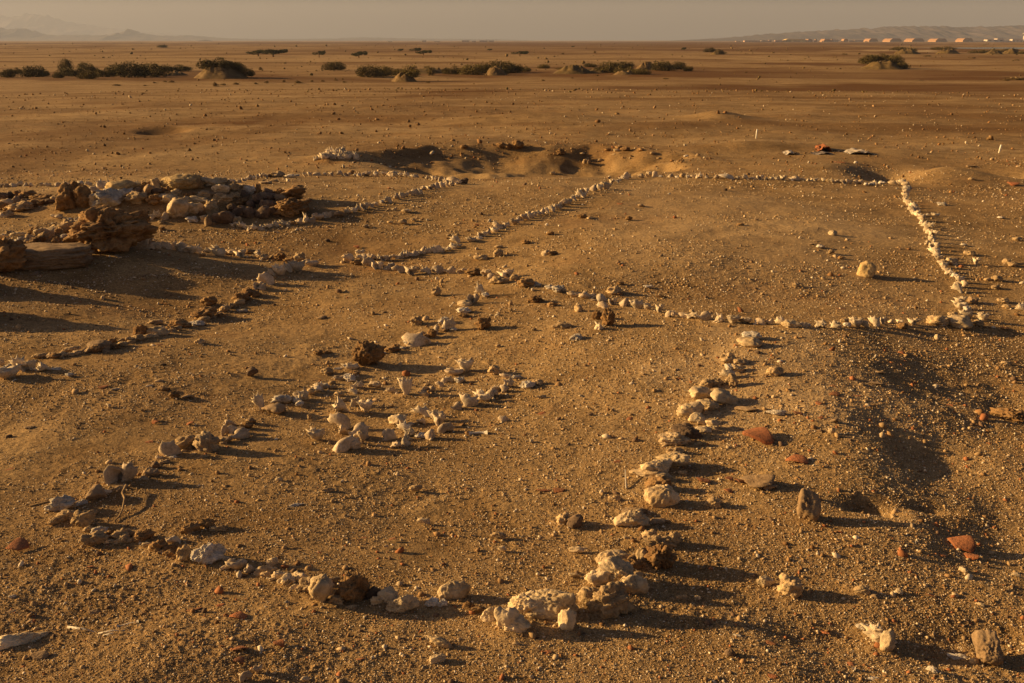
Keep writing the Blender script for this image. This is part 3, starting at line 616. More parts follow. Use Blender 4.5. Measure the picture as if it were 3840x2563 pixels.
SPECIAL = {
 ('M2', 950, 880): 'big dark rusty coral boulder, tallest in the left arm of the foreground outline',
 ('M1', 1740, 1370): 'big pitted brown coral rock beside a conch shell on the foreground outline left arm',
 ('PX', 468, 1828): 'curled white shell with a round hole beside a brown triangular slab',
 ('B1', 1620, 670): 'big smooth lobed white coral in the front curve, whitest stone there',
 ('B2', 520, 1000): 'tall pale pitted limestone peak, left of the big brown coral in the front curve',
 ('B2', 1530, 945): 'upright piece of columnar coral with parallel ridges behind the front curve of stones',
 ('B3', 300, 1110): 'largest pale rock of the front curve, long and lumpy, at its right end',
 ('B3', 30, 1215): 'bulky pale rock at the lowest point of the front curve of stones',
 ('B3', 1150, 240): 'fan-shaped ridged coral standing upright in the right arm of the foreground outline',
 ('RZ', 1270, 480): 'honeycombed coral lump in the right arm beside the dark slate block',
 ('M3', 1470, 1470): 'dark grey slate block lying in the right arm of the foreground outline',
 ('M3', 1990, 690): 'striped barrel-shaped shell with an open end near the top of the right arm',
 ('M3', 805, 525): 'tall yellow-brown coral stone standing on the sand, tallest inside the foreground outline',
 ('M3', 2050, 1490): 'largest red pottery sherd, curved, lying right of the stone arm',
 ('M4', 245, 1427): 'oval dark red pottery sherd lying below the largest red sherd',
 ('M4', 1125, 522): 'small bright orange pottery sherd alone on the sand at upper right',
 ('L4', 820, 1448): 'round yellow brain coral alone on the sand of the large enclosure',
 ('L4', 990, 1100): 'small white rectangular stone block on the sand of the large enclosure',
 ('L3', 1800, 619): 'large open bivalve shell in the far edge of the large enclosure',
 ('L3', 780, 695): 'long white stone among the shells of the large enclosure diagonal edge',
 ('L1', 1545, 765): 'long smooth brain coral slab on top of the long rock pile',
 ('L1', 590, 905): 'big pitted brown block at the left end of the long rock pile',
 ('L1', 930, 905): 'bright white coral heap-like block at the foot of the long rock pile',
 ('L1', 1500, 982): 'big pale limestone boulder at the foot of the long rock pile',
 ('L1', 1150, 957): 'white spindle-shaped spiral shell lying before the long rock pile',
 ('L2', 310, 950): 'big reddish dark boulder at the right end of the long rock pile',
 ('L2', 310, 812): 'dark brown boulder on top of the right end of the long rock pile',
 ('B4', 305, 345): 'upright rounded cobble split pale and dark, casting a long shadow on the right',
 ('B4', 830, 1300): 'white spiny broken conch with a hole, lower right foreground',
 ('B4', 1660, 1470): 'large pinkish-brown flat coral slab standing at the lower right corner',
 ('B4', 1480, 545): 'angular orange-brown roof tile fragment tilted on the sand at right',
 ('B4', 160, 930): 'squarish yellow sandstone lump on the sand at lower right',
 ('B3', 1890, 92): 'flat brown angular slab right of the honeycombed coral',
 ('B1', 140, 552): 'brick-red angular stone alone near the left picture edge',
 ('B1', 160, 1290): 'flat white limestone slab at the lower left picture corner',
 ('B1', 1840, 1082): 'flat orange pottery sherd below the white lobed coral',
 ('M4', 2010, 1082): 'reddish-brown flat rock on the shaded slope near the right picture edge',
 ('M4', 70, 1030): 'bright white feathery coral scrap beside orange sherds right of the stone arm',
 ('M4', 1590, 300): 'biggest pale rock at the near right corner of the large enclosure',
}
CUSTOMCOL = {('B4', 1660, 1470): 'g', ('L4', 990, 1100): 'S', ('B2', 1400, 1432): 'S', ('L2', 310, 950): 'R', ('B4', 160, 930): 'r', ('B4', 305, 345): 'g', ('B4', 830, 1300): 'c'}

placed = []
def dims(px, py, w, h, kind):
    x, y, z, t = G(px, py)
    m = t/FPX
    d = ray(px, py); dep = math.atan2(-d[2], math.hypot(d[0], d[1]))
    W = w*m; Himg = h*m
    dep = max(dep, .05)
    fr = .8 if kind in 'fg' else .42
    Dm = min((.8 if kind not in 'fg' else .9)*W, Himg*fr/math.sin(dep))
    Dm = max(Dm, .35*W)
    if kind in 'cs': Dm = .58*W
    H = (Himg - .6*Dm*math.sin(dep))/math.cos(dep)*1.1
    k_ = 1.15 if kind in 'cs' else 1.05 if kind in 'fmd' else 1.12 if kind in 'gk' else 1.3
    W *= k_; Dm *= k_; H *= 1.0 if kind in 'f' else 1.35 if kind in 'cs' else 1.3
    if kind == 'f': H = min(H, .3*W)
    H = max(H, .6*Himg if kind not in 'fg' else .22*Himg)
    return x, y, z, t, W, Dm, H
def place(name, me, px, py, w, h, kind, rotz=None, sink=.15, **props):
    x, y, z, t, W, Dm, H = dims(px, py, w, h, kind)
    hx = math.hypot(x, y); ux, uy = x/hx, y/hx
    cx, cy = x+ux*Dm*.45, y+uy*Dm*.45
    zz = float(macro(cx, cy))
    o = put(name, me, **props)
    o.location = (cx, cy, zz-sink*H)
    o.scale = (W, Dm, H*(1+sink))
    o.rotation_euler = (0, 0, rotz if rotz is not None else random.uniform(-.25, .25) - math.atan2(ux, uy))
    placed.append((cx, cy, W, Dm, H, kind))
    return o

seed = 100
for place_txt, grp, end, blocks in DATA:
    ent = []
    for tile, s in blocks:
        x0, y0, k = TILE[tile]
        for e in s.split(';'):
            a = e.split()
            if a[4] == 'x': continue
            ex, ey, ew, eh = map(float, a[:4])
            ent.append((x0+ex*k, y0+ey*k, ew*k, eh*k, a[4], (tile, int(ex), int(ey))))
    if end == 'near end': ent.sort(key=lambda q: -q[1])
    elif end == 'far end': ent.sort(key=lambda q: q[1])
    else: ent.sort(key=lambda q: q[0])
    tot = {}; cnt = {}
    for e in ent:
        if e[5] not in SPECIAL: tot[e[4]] = tot.get(e[4], 0)+1
    for (px, py, w, h, kd, key) in ent:
        seed += 1
        nm, cat, words = KINDS[kd]
        if key in SPECIAL: lab = SPECIAL[key]; g = grp
        else:
            cnt[kd] = cnt.get(kd, 0)+1
            g = grp
            loose = place_txt[0] == '*'; lk = place_txt.strip('*')
            if tot[kd] == 1: lab = f"only {words} {'loose on' if loose else 'in'} the {lk}"
            elif loose: lab = f"{ordinal(cnt[kd])} {words} from the left, loose on the {lk}"
            else: lab = f"{ordinal(cnt[kd])} {words} from the {end} of the {lk}"
            if len(lab.split()) > 16: lab = f"{ordinal(cnt[kd])} {words} from the {end}, {lk.replace('the ', '')}"
        kk = CUSTOMCOL.get(key, kd)
        if key == ('B4', 305, 345): nm, cat = 'split_cobble', 'stone'
        if key == ('B4', 830, 1300): nm, cat = 'conch_shell', 'sea shell'
        assert len(lab.split()) <= 16, lab
        place(nm, shape(kk, w, seed), px, py, w, h, kk, label=lab, cat=cat, group=g)

# the big blocks of the near left pile, and the two boulders beyond the picture edge that shade the sand
def boulder(name, cat, lab, kind, px, py, w, h, rot, seedv, dfac=1.0, sub=6):
    v, f = rock_v('S' if 'flat' in name else kind, seedv, sub)
    me = mesh_np('boulder', v, f); me.materials.append(MAT[kind])
    o = place(name, me, px, py, w, h, 'R', rotz=rot, label=lab, cat=cat)
    o.scale.y *= dfac
    return o
boulder('coral_boulder', 'boulder', 'huge pitted brown coral block, largest rock at left', 'R', 424, 980, 275, 150, .30, 301, .8)
boulder('flat_stone', 'stone', 'long flat layered brown slab lying before the huge coral block', 'g', 165, 1028, 290, 74, .12, 303, 1.0, 5)
boulder('coral_boulder', 'boulder', 'big brown coral boulder cut by the left picture edge', 'R', 25, 1056, 150, 118, .2, 305, .8, 5)
boulder('coral_boulder', 'boulder', 'brown coral boulder just beyond the left picture edge, casting shade inward', 'R', -190, 1215, 230, 130, .2, 306, 1., 4)
boulder('coral_boulder', 'boulder', 'brown coral boulder outside the left picture edge behind the nearer one', 'R', -170, 1120, 220, 110, .2, 307, 1., 4)

# heap of white shells beyond the left enclosure
hx0, hy0 = P0(1268, 602)
n = 0
for i in range(46):
    px = random.gauss(1262, 36); px = min(max(px, 1185), 1345)
    py = 606-random.random()**1.3*30*math.exp(-((px-1262)/55)**2)
    n += 1
    place('conch_shell', shape('c', 20, 900+i), px, py, random.uniform(18, 30), random.uniform(14, 22), 'c',
          label='small bleached conch shell in the low white heap behind the left enclosure', cat='sea shell', group='shells piled in the small white heap')

# ------------------------------------------------------------ ground sheet
fine = np.radians(np.linspace(-35, 35, 1260))
coarse = np.radians(np.linspace(35, 325, 88)[1:-1])
ang = np.concatenate([fine, coarse])                     # measured from +Y towards +X
rad = [1.55]
while rad[-1] < 13000:
    r = rad[-1]
    step = (r*r+CAM_H**2)/(995*CAM_H)/1.15
    step = min(step, r*.035)
    if 150 < r < 900: step = min(step, r*.02)
    rad.append(r+step)
rad = np.array([.02, .3, .8, 1.2]+rad)
A, R = np.meshgrid(ang, rad, indexing='xy')
X = R*np.sin(A); Y = R*np.cos(A)
nr, na = X.shape
Z = macro(X.ravel(), Y.ravel()).reshape(X.shape)
# sand banked against the stones
for (cx, cy, W, Dm, H, kd) in placed:
    if kd == 'f' or H < .012: continue
    s = .5*max(W, Dm)*1.35
    r0 = math.hypot(cx, cy); a0 = math.atan2(cx, cy)
    i0, i1 = np.searchsorted(rad, [r0-2.5*s, r0+2.5*s]); da = 2.5*s/r0
    j0, j1 = np.searchsorted(fine, [a0-da, a0+da])
    if j1 <= j0 or i1 <= i0: continue
    dx = X[i0:i1, j0:j1]-cx; dy = Y[i0:i1, j0:j1]-cy
    Z[i0:i1, j0:j1] += min(.10*H, .016)*np.exp(-(dx*dx+dy*dy)/(s*s))
# surface relief, only as fine as the sheet can carry
F_ = slice(0, len(fine))
Rf = R[:, F_]; xf = X[:, F_]; yf = Y[:, F_]
px_m = (Rf*Rf+CAM_H**2)/(995*CAM_H)
rough = np.clip(.62+1.1*pn2(xf/.9, yf/.7, 41)+.5*pn2(xf/.25, yf/.2, 42), .12, 1.35)
ex, ey = P0(3000, 1500)
rough = np.maximum(rough, 1.1*np.exp(-(((xf-ex)/1.1)**2+((yf-ey)/1.6)**2)))
inpit = np.exp(-(((xf-PX0)/2.0)**2+((yf-PY0)/1.5)**2)**3)
rough = rough*(1-.8*inpit)
for wl_, amp, sd in ((.75, .011, 51), (.28, .0055, 52), (.12, .0032, 53), (.05, .0019, 54), (.022, .0017, 55), (.011, .0016, 56)):
    fade = np.clip(wl_/(2.2*px_m), 0, 1)
    if wl_ < .2: fade = fade*rough
    nn = pn2(xf/wl_+sd, yf/wl_*1.15, sd)
    if wl_ < .2: nn = nn + .5*pn2(xf/wl_*2.3+9, yf/wl_*2.1, sd+30)
    Z[:, F_] += amp*nn*fade
V = np.stack([X, Y, Z], -1).reshape(-1, 3)
i = np.arange(nr-1)[:, None]*na; j = np.arange(na)[None, :]; j2 = (j+1) % na
Fc = np.stack([i+j, i+j2, i+na+j2, i+na+j], -1).reshape(-1, 4)
Fc = Fc[:, ::-1]
V = np.vstack([V]); 
gme = mesh_np('ground', V, Fc)
# soil tone: silt, low growth and salt far off, some painted shade close by
tone = np.zeros(V.shape[0])
def patch(x0, x1, y0, y1, val, wob=.5):
    ax, ay, _, _ = G((x0+x1)/2, y1); bx, by, _, _ = G((x0+x1)/2, y0)
    lx = G(x0, (y0+y1)/2); rx = G(x1, (y0+y1)/2)
    cx, cy = (lx[0]+rx[0])/2, (ay+by)/2; hx, hy = abs(rx[0]-lx[0])/2, abs(by-ay)/2
    u = (V[:, 0]-cx)/hx; v = (V[:, 1]-cy)/hy
    q = np.hypot(u, v) + wob*pn2(u*2.2+val*9, v*1.7+x0, 71) + .3*wob*pn2(u*9, v*7, 72)
    tone[:] += val*(1-sstep(.55, 1.1, q))
patch(2300, 4100, 262, 306, 1.0); patch(2800, 3400, 236, 249, .9); patch(3100, 4300, 214, 226, .6)
patch(2500, 4200, 176, 204, .8, .9); patch(3050, 3560, 186, 196, -1.6, .4); patch(2450, 3300, 208, 234, -.35)
patch(3300, 4100, 228, 256, -.4); patch(1900, 2700, 292, 312, .4); patch(-300, 1300, 262, 302, 1.1); patch(-300, 4200, 158, 172, .7, .9)
patch(-600, 1300, 1500, 2700, .12, .8); patch(-400, 1500, 1150, 1500, .12, .8); patch(1500, 4300, 1950, 2700, .12, .8); patch(3200, 4200, 1250, 2000, .12, .8)  # near left, right and bottom ground: shade darkening put into the soil colour
patch(1200, 2700, 258, 300, .9); patch(1250, 2600, 334, 372, .55); patch(-200, 900, 430, 640, .5, .9)
patch(2300, 3900, 320, 380, .4); patch(0, 900, 160, 185, .4); patch(900, 2400, 161, 176, .3)
patch(700, 1500, 850, 1000, .35); patch(1200, 1700, 540, 620, .3); patch(1900, 2500, 545, 640, .35, .9)  # darker tone in the hollow and across the dug pit
patch(300, 1500, 205, 240, -.3); patch(1200, 2400, 210, 235, -.25); patch(2400, 3500, 1230, 1700, -.45, .6)
patch(2100, 3500, 690, 1180, -.25, .6)
rv = np.hypot(V[:, 0], V[:, 1])
tone += .10*sstep(45, 110, rv) + .12*sstep(13, 22, rv)
tone += .75*sstep(.05, .45, pn2(V[:, 0]/70, V[:, 1]/22, 81)+.35*pn2(V[:, 0]/18, V[:, 1]/8, 82))*sstep(70, 130, rv)
tone += .55*sstep(.0, .5, pn2(V[:, 0]/7, V[:, 1]/2.6, 83)+.5*pn2(V[:, 0]/2, V[:, 1]/1.0, 84))*sstep(13, 20, rv)*(1-sstep(60, 90, rv))
at = gme.attributes.new('tone', 'FLOAT', 'POINT'); at.data.foreach_set('value', tone.astype(np.float32))

gm, nt, bs = newmat('desert_sand')
L = nt.links.new
geo = N(nt, 'ShaderNodeNewGeometry')
def nz(scale, det=4, ro=.55, stretch=None):
    n = N(nt, 'ShaderNodeTexNoise'); n.inputs['Scale'].default_value = scale; n.inputs['Detail'].default_value = det; n.inputs['Roughness'].default_value = ro
    if stretch:
        mp = N(nt, 'ShaderNodeMapping'); mp.inputs['Scale'].default_value = stretch; L(geo.outputs['Position'], mp.inputs['Vector']); L(mp.outputs[0], n.inputs['Vector'])
    else: L(geo.outputs['Position'], n.inputs['Vector'])
    return n
def ramp(src, *st):
    r = N(nt, 'ShaderNodeValToRGB'); e = r.color_ramp.elements
    while len(e) < len(st): e.new(.5)
    for k, (p, c) in enumerate(st): e[k].position = p; e[k].color = (*c, 1)
    L(src, r.inputs[0]); return r
def mix(f, a, b, mode='MIX'):
    m = N(nt, 'ShaderNodeMix', data_type='RGBA', blend_type=mode)
    if isinstance(f, float): m.inputs[0].default_value = f
    else: L(f, m.inputs[0])
    for s, i_ in ((a, 6), (b, 7)):
        if isinstance(s, tuple): m.inputs[i_].default_value = (*s, 1)
        else: L(s, m.inputs[i_])
    return m.outputs[2]
big = nz(.35, 6, .6, (.45, 1, 1)); mid = nz(2.6, 6, .65); fin = nz(38, 5, .75); spk = nz(120, 3, .8)
c0 = ramp(big.outputs[0], (.34, (.245, .155, .07)), (.52, (.33, .222, .106)), (.68, (.41, .285, .145))).outputs[0]
c1 = ramp(mid.outputs[0], (.34, (.72, .68, .62)), (.52, (1, 1, 1)), (.7, (1.16, 1.13, 1.08))).outputs[0]
c = mix(1.0, c0, c1, 'MULTIPLY')
c2 = ramp(fin.outputs[0], (.36, (.60, .56, .50)), (.5, (1, 1, 1)), (.66, (1.28, 1.25, 1.2))).outputs[0]
c = mix(.85, c, c2, 'MULTIPLY')
c3 = ramp(spk.outputs[0], (.34, (.35, .30, .25)), (.45, (.95, .95, .95)), (.58, (1.05, 1.05, 1.05)), (.67, (1.9, 1.8, 1.6))).outputs[0]
c = mix(.8, c, c3, 'MULTIPLY')
red = nz(.9, 5, .7, (.5, 1, 1)); rf = ramp(red.outputs[0], (.55, (0, 0, 0)), (.72, (1, 1, 1))).outputs[0]
rm = N(nt, 'ShaderNodeMath', operation='MULTIPLY'); L(rf, rm.inputs[0]); rm.inputs[1].default_value = .5
c = mix(rm.outputs[0], c, (.27, .135, .05))
att = N(nt, 'ShaderNodeAttribute', attribute_name='tone')
tn = nz(.09, 5, .65, (.3, 1, 1))
def mrange(src, a, b, lo, hi):
    m = N(nt, 'ShaderNodeMapRange'); L(src, m.inputs[0])
    for k, v in zip((1, 2, 3, 4), (a, b, lo, hi)): m.inputs[k].default_value = v
    return m.outputs[0]
tv = mrange(tn.outputs[0], .35, .65, .6, 1.3)
tm = N(nt, 'ShaderNodeMath', operation='MULTIPLY'); L(mrange(att.outputs['Fac'], 0, 1.1, 0, 1.0), tm.inputs[0]); L(tv, tm.inputs[1]); tm.use_clamp = True
c = mix(tm.outputs[0], c, (.125, .058, .016))
c = mix(mrange(att.outputs['Fac'], 0, -1.6, 0, .75), c, (.52, .40, .26))
L(c, bs.inputs['Base Color']); bs.inputs['Roughness'].default_value = .95; bs.inputs['Specular IOR Level'].default_value = .12
b1 = N(nt, 'ShaderNodeBump'); b1.inputs['Strength'].default_value = .8; b1.inputs['Distance'].default_value = .009; L(fin.outputs[0], b1.inputs['Height'])
b0 = N(nt, 'ShaderNodeBump'); b0.inputs['Strength'].default_value = .7; b0.inputs['Distance'].default_value = .004; L(spk.outputs[0], b0.inputs['Height']); L(b0.outputs[0], b1.inputs['Normal'])
b2 = N(nt, 'ShaderNodeBump'); b2.inputs['Strength'].default_value = .5; b2.inputs['Distance'].default_value = .05; L(mid.outputs[0], b2.inputs['Height']); L(b1.outputs[0], b2.inputs['Normal'])
b3 = N(nt, 'ShaderNodeBump'); b3.inputs['Strength'].default_value = .35; b3.inputs['Distance'].default_value = .5; L(big.outputs[0], b3.inputs['Height']); L(b2.outputs[0], b3.inputs['Normal'])
L(b3.outputs[0], bs.inputs['Normal'])
put('ground', gme, gm, kind='structure', label='wide tan desert sand plain with hollows')

# ------------------------------------------------------------ loose grit and pebbles nobody could count
def grit(name, label, count, ymin, ymax, smin, smax, med, sig, pal, flat, dens_seed, thr, zoff=.15, ymax_m=60, ns=1.0, lite=False):
    v0s = []
    for q in range(6):
        d, f = ico(1)
        r = np.random.default_rng(900+q); v = d*(1+.35*r.normal(size=(len(d), 1)).clip(-1, 1)*.6)
        v0s.append(v)
    fidx = ico(1)[1]
    px = rng.uniform(-80, 3920, count); py = ymin+(ymax-ymin)*rng.random(count)
    dx = (px-1920)/FPX; dy = -(py-1281.5)/FPX
    dyw = math.cos(PITCH)+dy*math.sin(PITCH); dzw = -math.sin(PITCH)+dy*math.cos(PITCH)
    t = CAM_H/-dzw; x = dx*t; y = dyw*t
    z = macro(x, y)
    for _ in range(3):
        t = (CAM_H-z)/-dzw; x = dx*t; y = dyw*t; z = macro(x, y)
    rr_ = np.hypot(x, y); fi = np.interp(rr_, rad, np.arange(nr)); fj = np.interp(np.arctan2(x, y), fine, np.arange(len(fine)))
    i0 = np.minimum(fi.astype(int), nr-2); j0 = np.minimum(fj.astype(int), len(fine)-2); u_ = fi-i0; v_ = fj-j0
    z = (Z[i0, j0]*(1-v_)+Z[i0, j0+1]*v_)*(1-u_) + (Z[i0+1, j0]*(1-v_)+Z[i0+1, j0+1]*v_)*u_
    n = pn2(x/.8/ns, y/.6/ns, dens_seed)+.7*pn2(x/.22/ns, y/.18/ns, dens_seed+1)
    boost = .9*np.exp(-(((x-ex)/1.3)**2+((y-ey)/1.9)**2))
    fx, fy = P0(2800, 850); boost = boost - .5*np.exp(-(((x-fx)/2.2)**2+((y-fy)/1.6)**2)**2)
    boost = boost + .9*(1-sstep(2.3, 3.8, y))
    qp = np.hypot((x-PX0)/2.25, (y-PY0)/1.75)
    boost = boost + (-2*np.exp(-(((x-PX0)/1.9)**2+((y-PY0)/1.4)**2)**3) if lite else 1.5*np.exp(-((qp-.95)/.16)**2)*(y > PY0) - .8*(qp < .7))
    ok = (n+boost > thr+rng.normal(size=count)*.45) & (y < ymax_m)
    x, y, z, t = x[ok], y[ok], z[ok], t[ok]; m = len(x)
    s = np.clip(np.exp(rng.normal(math.log(med), sig, m))*t/995, smin, smax)*.5
    col = pal[rng.integers(0, len(pal), m)]*rng.uniform(.75, 1.2, (m, 1))
    yaw = rng.uniform(0, 6.283, m); fl = rng.uniform(flat, 1.0, m); el = rng.uniform(.6, 1.0, m)
    tl = rng.uniform(-.5, .5, m)
    nv_ = 6 if lite else 12
    V_ = np.empty((m, nv_, 3)); which = rng.integers(0, 6, m)
    for q in range(6): V_[which == q] = (OCT*(1+.3*np.random.default_rng(q).uniform(-1, 1, (6, 1)))) if lite else v0s[q]
    V_ = V_*np.stack([s, s*el, s*fl], -1)[:, None, :]
    zz = V_[:, :, 2]+V_[:, :, 0]*np.sin(tl)[:, None]
    c_, s_ = np.cos(yaw)[:, None], np.sin(yaw)[:, None]
    xx = V_[:, :, 0]*c_-V_[:, :, 1]*s_; yy = V_[:, :, 0]*s_+V_[:, :, 1]*c_
    V_ = np.stack([xx+x[:, None], yy+y[:, None], zz+(z+s*fl*zoff*2)[:, None]], -1)
    Fq = ((OCTF if lite else fidx12)[None]+(np.arange(m)*nv_)[:, None, None]).reshape(-1, 3)
    me = mesh_np(name, V_.reshape(-1, 3), Fq, smooth=False)
    ca = me.attributes.new('col', 'FLOAT_COLOR', 'POINT')
    cc = np.ones((m, nv_, 4), np.float32); cc[:, :, :3] = col[:, None, :]
    ca.data.foreach_set('color', cc.ravel())
    put(name, me, gritm, kind='stuff', label=label)
OCT = np.array([(1, 0, 0), (-1, 0, 0), (0, 1, 0), (0, -1, 0), (0, 0, 1), (0, 0, -1)], float)
OCTF = np.array([(0, 2, 4), (2, 1, 4), (1, 3, 4), (3, 0, 4), (2, 0, 5), (1, 2, 5), (3, 1, 5), (0, 3, 5)])
bm = bmesh.new(); bmesh.ops.create_icosphere(bm, subdivisions=1, radius=1)
ICO12 = np.array([q.co[:] for q in bm.verts]); fidx12 = np.array([[a.index for a in q.verts] for q in bm.faces]); bm.free()
_ico[1] = (ICO12, fidx12)
gritm, nt2, bs2 = newmat('grit'); a_ = N(nt2, 'ShaderNodeAttribute', attribute_name='col'); nt2.links.new(a_.outputs['Color'], bs2.inputs['Base Color']); bs2.inputs['Roughness'].default_value = .8
PAL1 = np.array([(.36, .25, .14), (.34, .22, .11), (.28, .18, .085), (.40, .28, .15), (.32, .21, .10), (.22, .13, .06), (.38, .26, .13), (.30, .19, .09), (.34, .23, .12), (.46, .35, .22), (.56, .45, .30), (.66, .56, .42)])
PAL2 = np.array([(.30, .18, .08), (.22, .12, .05), (.36, .24, .12), (.46, .34, .2), (.30, .12, .05), (.16, .10, .06), (.55, .46, .33)])
PAL3 = np.array([(.22, .12, .05), (.18, .10, .04), (.28, .17, .08), (.25, .13, .05), (.20, .12, .05), (.32, .20, .10), (.16, .09, .04), (.50, .40, .27)])
grit('grit', 'fine pale shell and coral grit strewn over the sand', 330000, 640, 2600, .003, .03, 1.15, .45, PAL1, .3, 201, -.1, lite=True)
grit('pebbles', 'scattered small brown pebbles and shell chips on the sand', 11000, 500, 2600, .007, .05, 2.5, .5, PAL2, .25, 203, .45)
grit('far_stones', 'small dark and pale stones scattered over the far plain', 24000, 320, 680, .012, .12, .95, .55, PAL3, .45, 205, .25, .3)

PAL4 = np.array([(.10, .075, .025), (.13, .085, .03), (.16, .10, .035), (.09, .06, .02), (.20, .13, .05)])
grit('far_scrub', 'sparse low dry scrub speckling the far plain', 9000, 163, 345, .05, 2.0, 1.1, .5, PAL4, .22, 301, .62, .3, 3000, 60.0)
# ------------------------------------------------------------ sticks, posts, rubbish
def tube(pts, radii, k=8):
    pts = np.array(pts, float); n = len(pts); V_ = []; a = np.linspace(0, 2*math.pi, k, endpoint=False)
    for i_ in range(n):
        d = pts[min(i_+1, n-1)]-pts[max(i_-1, 0)]; d /= np.linalg.norm(d)
        u = np.cross(d, [0, 0, 1]) if abs(d[2]) < .9 else np.cross(d, [1, 0, 0]); u /= np.linalg.norm(u); w = np.cross(d, u)
        V_.append(pts[i_]+radii[i_]*(np.cos(a)[:, None]*u+np.sin(a)[:, None]*w))
    V_ = np.vstack(V_); i_ = np.arange(n-1)[:, None]*k; j_ = np.arange(k)[None, :]; jj = (j_+1) % k
    f = np.stack([i_+j_, i_+jj, i_+k+jj, i_+k+j_], -1).reshape(-1, 4).tolist()
    c0 = len(V_); V_ = np.vstack([V_, pts[0], pts[-1]])
    for q in range(k): f.append([c0, (q+1) % k, q, q]); f.append([c0+1, (n-1)*k+q, (n-1)*k+(q+1) % k, (n-1)*k+(q+1) % k])
    return V_, f
def mesh_py(name, V_, f, smooth=True):
    me = bpy.data.meshes.new(name)
    me.from_pydata([tuple(map(float, v)) for v in V_], [], [tuple(dict.fromkeys(q)) for q in f]); me.update()
    if smooth: me.polygons.foreach_set('use_smooth', np.ones(len(me.polygons), bool))
    return me
wood = rock_mat('dry_wood', (.28, .18, .09), (.42, .30, .17), scale=20, bump=.5, dust=0)
pale = rock_mat('bleached_wood', (.46, .40, .32), (.62, .55, .45), scale=20, bump=.5, dust=0)
def stick(name, lab, cat, pxs, r, mat, lift=.004):
    pts = []
    for q in pxs:
        x, y, z, t = G(*q[:2]); pts.append((x, y, z+lift+(q[2] if len(q) > 2 else 0)))
    o = np.array(pts[0]); V_, f = tube(np.array(pts)-o, np.linspace(r, r*.5, len(pts)))
    return put(name, mesh_py(name, V_, f), mat, loc=o, label=lab, cat=cat)
k = .4866
stick('dry_twig', 'thin crooked brown twig arching beside the grey stone at lower left', 'twig', [(980*k, 1800+105*k, .03), (950*k, 1800+155*k, .025), (967*k, 1800+190*k, .02), (948*k, 1800+255*k, .01), (920*k, 1800+290*k), (885*k, 1800+325*k)], .005, wood)
stick('dry_twig', 'thin dark twig lying left of the white coral stone', 'twig', [(230*k, 1800+212*k), (400*k, 1800+170*k), (520*k, 1800+150*k, .01), (620*k, 1800+165*k)], .004, wood)
stick('bleached_stick', 'thin white split stick pointing left at lower left', 'stick', [(525*k, 1800+1155*k, .004), (640*k, 1800+1168*k, .004), (745*k, 1800+1186*k)], .0045, pale)
stick('bleached_stick', 'white forked stick on the sand right of the thin split stick', 'stick', [(760*k, 1800+1200*k), (860*k, 1800+1185*k, .004), (965*k, 1800+1182*k, .004)], .005, pale)
stick('bleached_stick', 'short stout white stick just below the forked one', 'stick', [(800*k, 1800+1218*k), (860*k, 1800+1208*k, .004), (925*k, 1800+1196*k)], .006, pale)
stick('dry_twig', 'short upright twig stub left of the upright fan coral', 'twig', [(2349, 1836), (2346, 1815, .01), (2344, 1792, .03)], .004, pale)
pm, _, pb = newmat('white_plastic'); pb.inputs['Base Color'].default_value = (.70, .66, .56, 1); pb.inputs['Roughness'].default_value = .5
def post(lab, px, yb, yt, wpx, lean):
    x, y, z, t = G(px, yb); Hh = (yb-yt)*t/FPX; r = wpx*t/FPX/2
    top = np.array([lean*Hh, 0, Hh])
    V_, f = tube([(0, 0, -.05), top*.5, top*.985, top*.99, top], [r, r, r, r*.9, r*.75], 14)
    put('marker_post', mesh_py('post', V_, f), pm, loc=(x, y, z), label=lab, cat='post', group='white marker posts')
post('thin white marker post farther away, upright beyond the dug pit', 2835, 521, 486, 5.5, .05)
post('thin white marker post leaning right near the right picture edge', 3745, 575, 544, 6.5, .18)
def sheet(name, lab, cat, px, py, wpx, dm, h, mat, seedv, rot=0, arch=1.0):
    x, y, z, t = G(px, py); W = wpx*t/FPX
    n_ = 22; u = np.linspace(-1, 1, n_); Uu, Vv = np.meshgrid(u, u, indexing='ij')
    zz = h*(np.cos(Uu*1.45)**arch*.8+.45*pn2(Uu*1.7+seedv, Vv*1.5, seedv)+.15*pn2(Uu*5, Vv*5+seedv, seedv+1))
    e = 1+.12*pn2(Uu*3+seedv, Vv*3, seedv+3)
    top = np.stack([Uu*W/2*e, Vv*dm/2*e, zz], -1).reshape(-1, 3); bot = top-np.array([0, 0, .006])
    m_ = n_*n_; f = []
    for b in (0, m_):
        for a_ in range(n_-1):
            for c_ in range(n_-1):
                q = b+a_*n_+c_; f.append([q, q+n_, q+n_+1, q+1] if b == 0 else [q, q+1, q+n_+1, q+n_])
    rim = [a_*n_ for a_ in range(n_)]+[(n_-1)*n_+c_ for c_ in range(1, n_)]+[a_*n_+n_-1 for a_ in range(n_-2, -1, -1)]+[c_ for c_ in range(n_-2, 0, -1)]
    for a_, b_ in zip(rim, rim[1:]+rim[:1]): f.append([a_, b_, b_+m_, a_+m_])
    o = put(name, mesh_py(name, np.vstack([top, bot]), f), mat, loc=(x, y+dm/2, z), label=lab, cat=cat)
    o.rotation_euler = (0, 0, rot)
rust = rock_mat('rusty_metal', (.18, .06, .025), (.30, .10, .04), scale=8, bump=.3, dust=.2)
cloth = rock_mat('grey_cloth', (.10, .09, .10), (.30, .27, .25), scale=6, bump=.5, dust=.2)
whitep = rock_mat('dusty_plastic', (.42, .37, .32), (.62, .57, .5), scale=6, bump=.4, dust=.3)
sheet('rusty_sheet', 'curved rusty metal sheet half buried beyond the large enclosure', 'scrap metal', 3098, 572, 52, .35, .09, rust, 3)
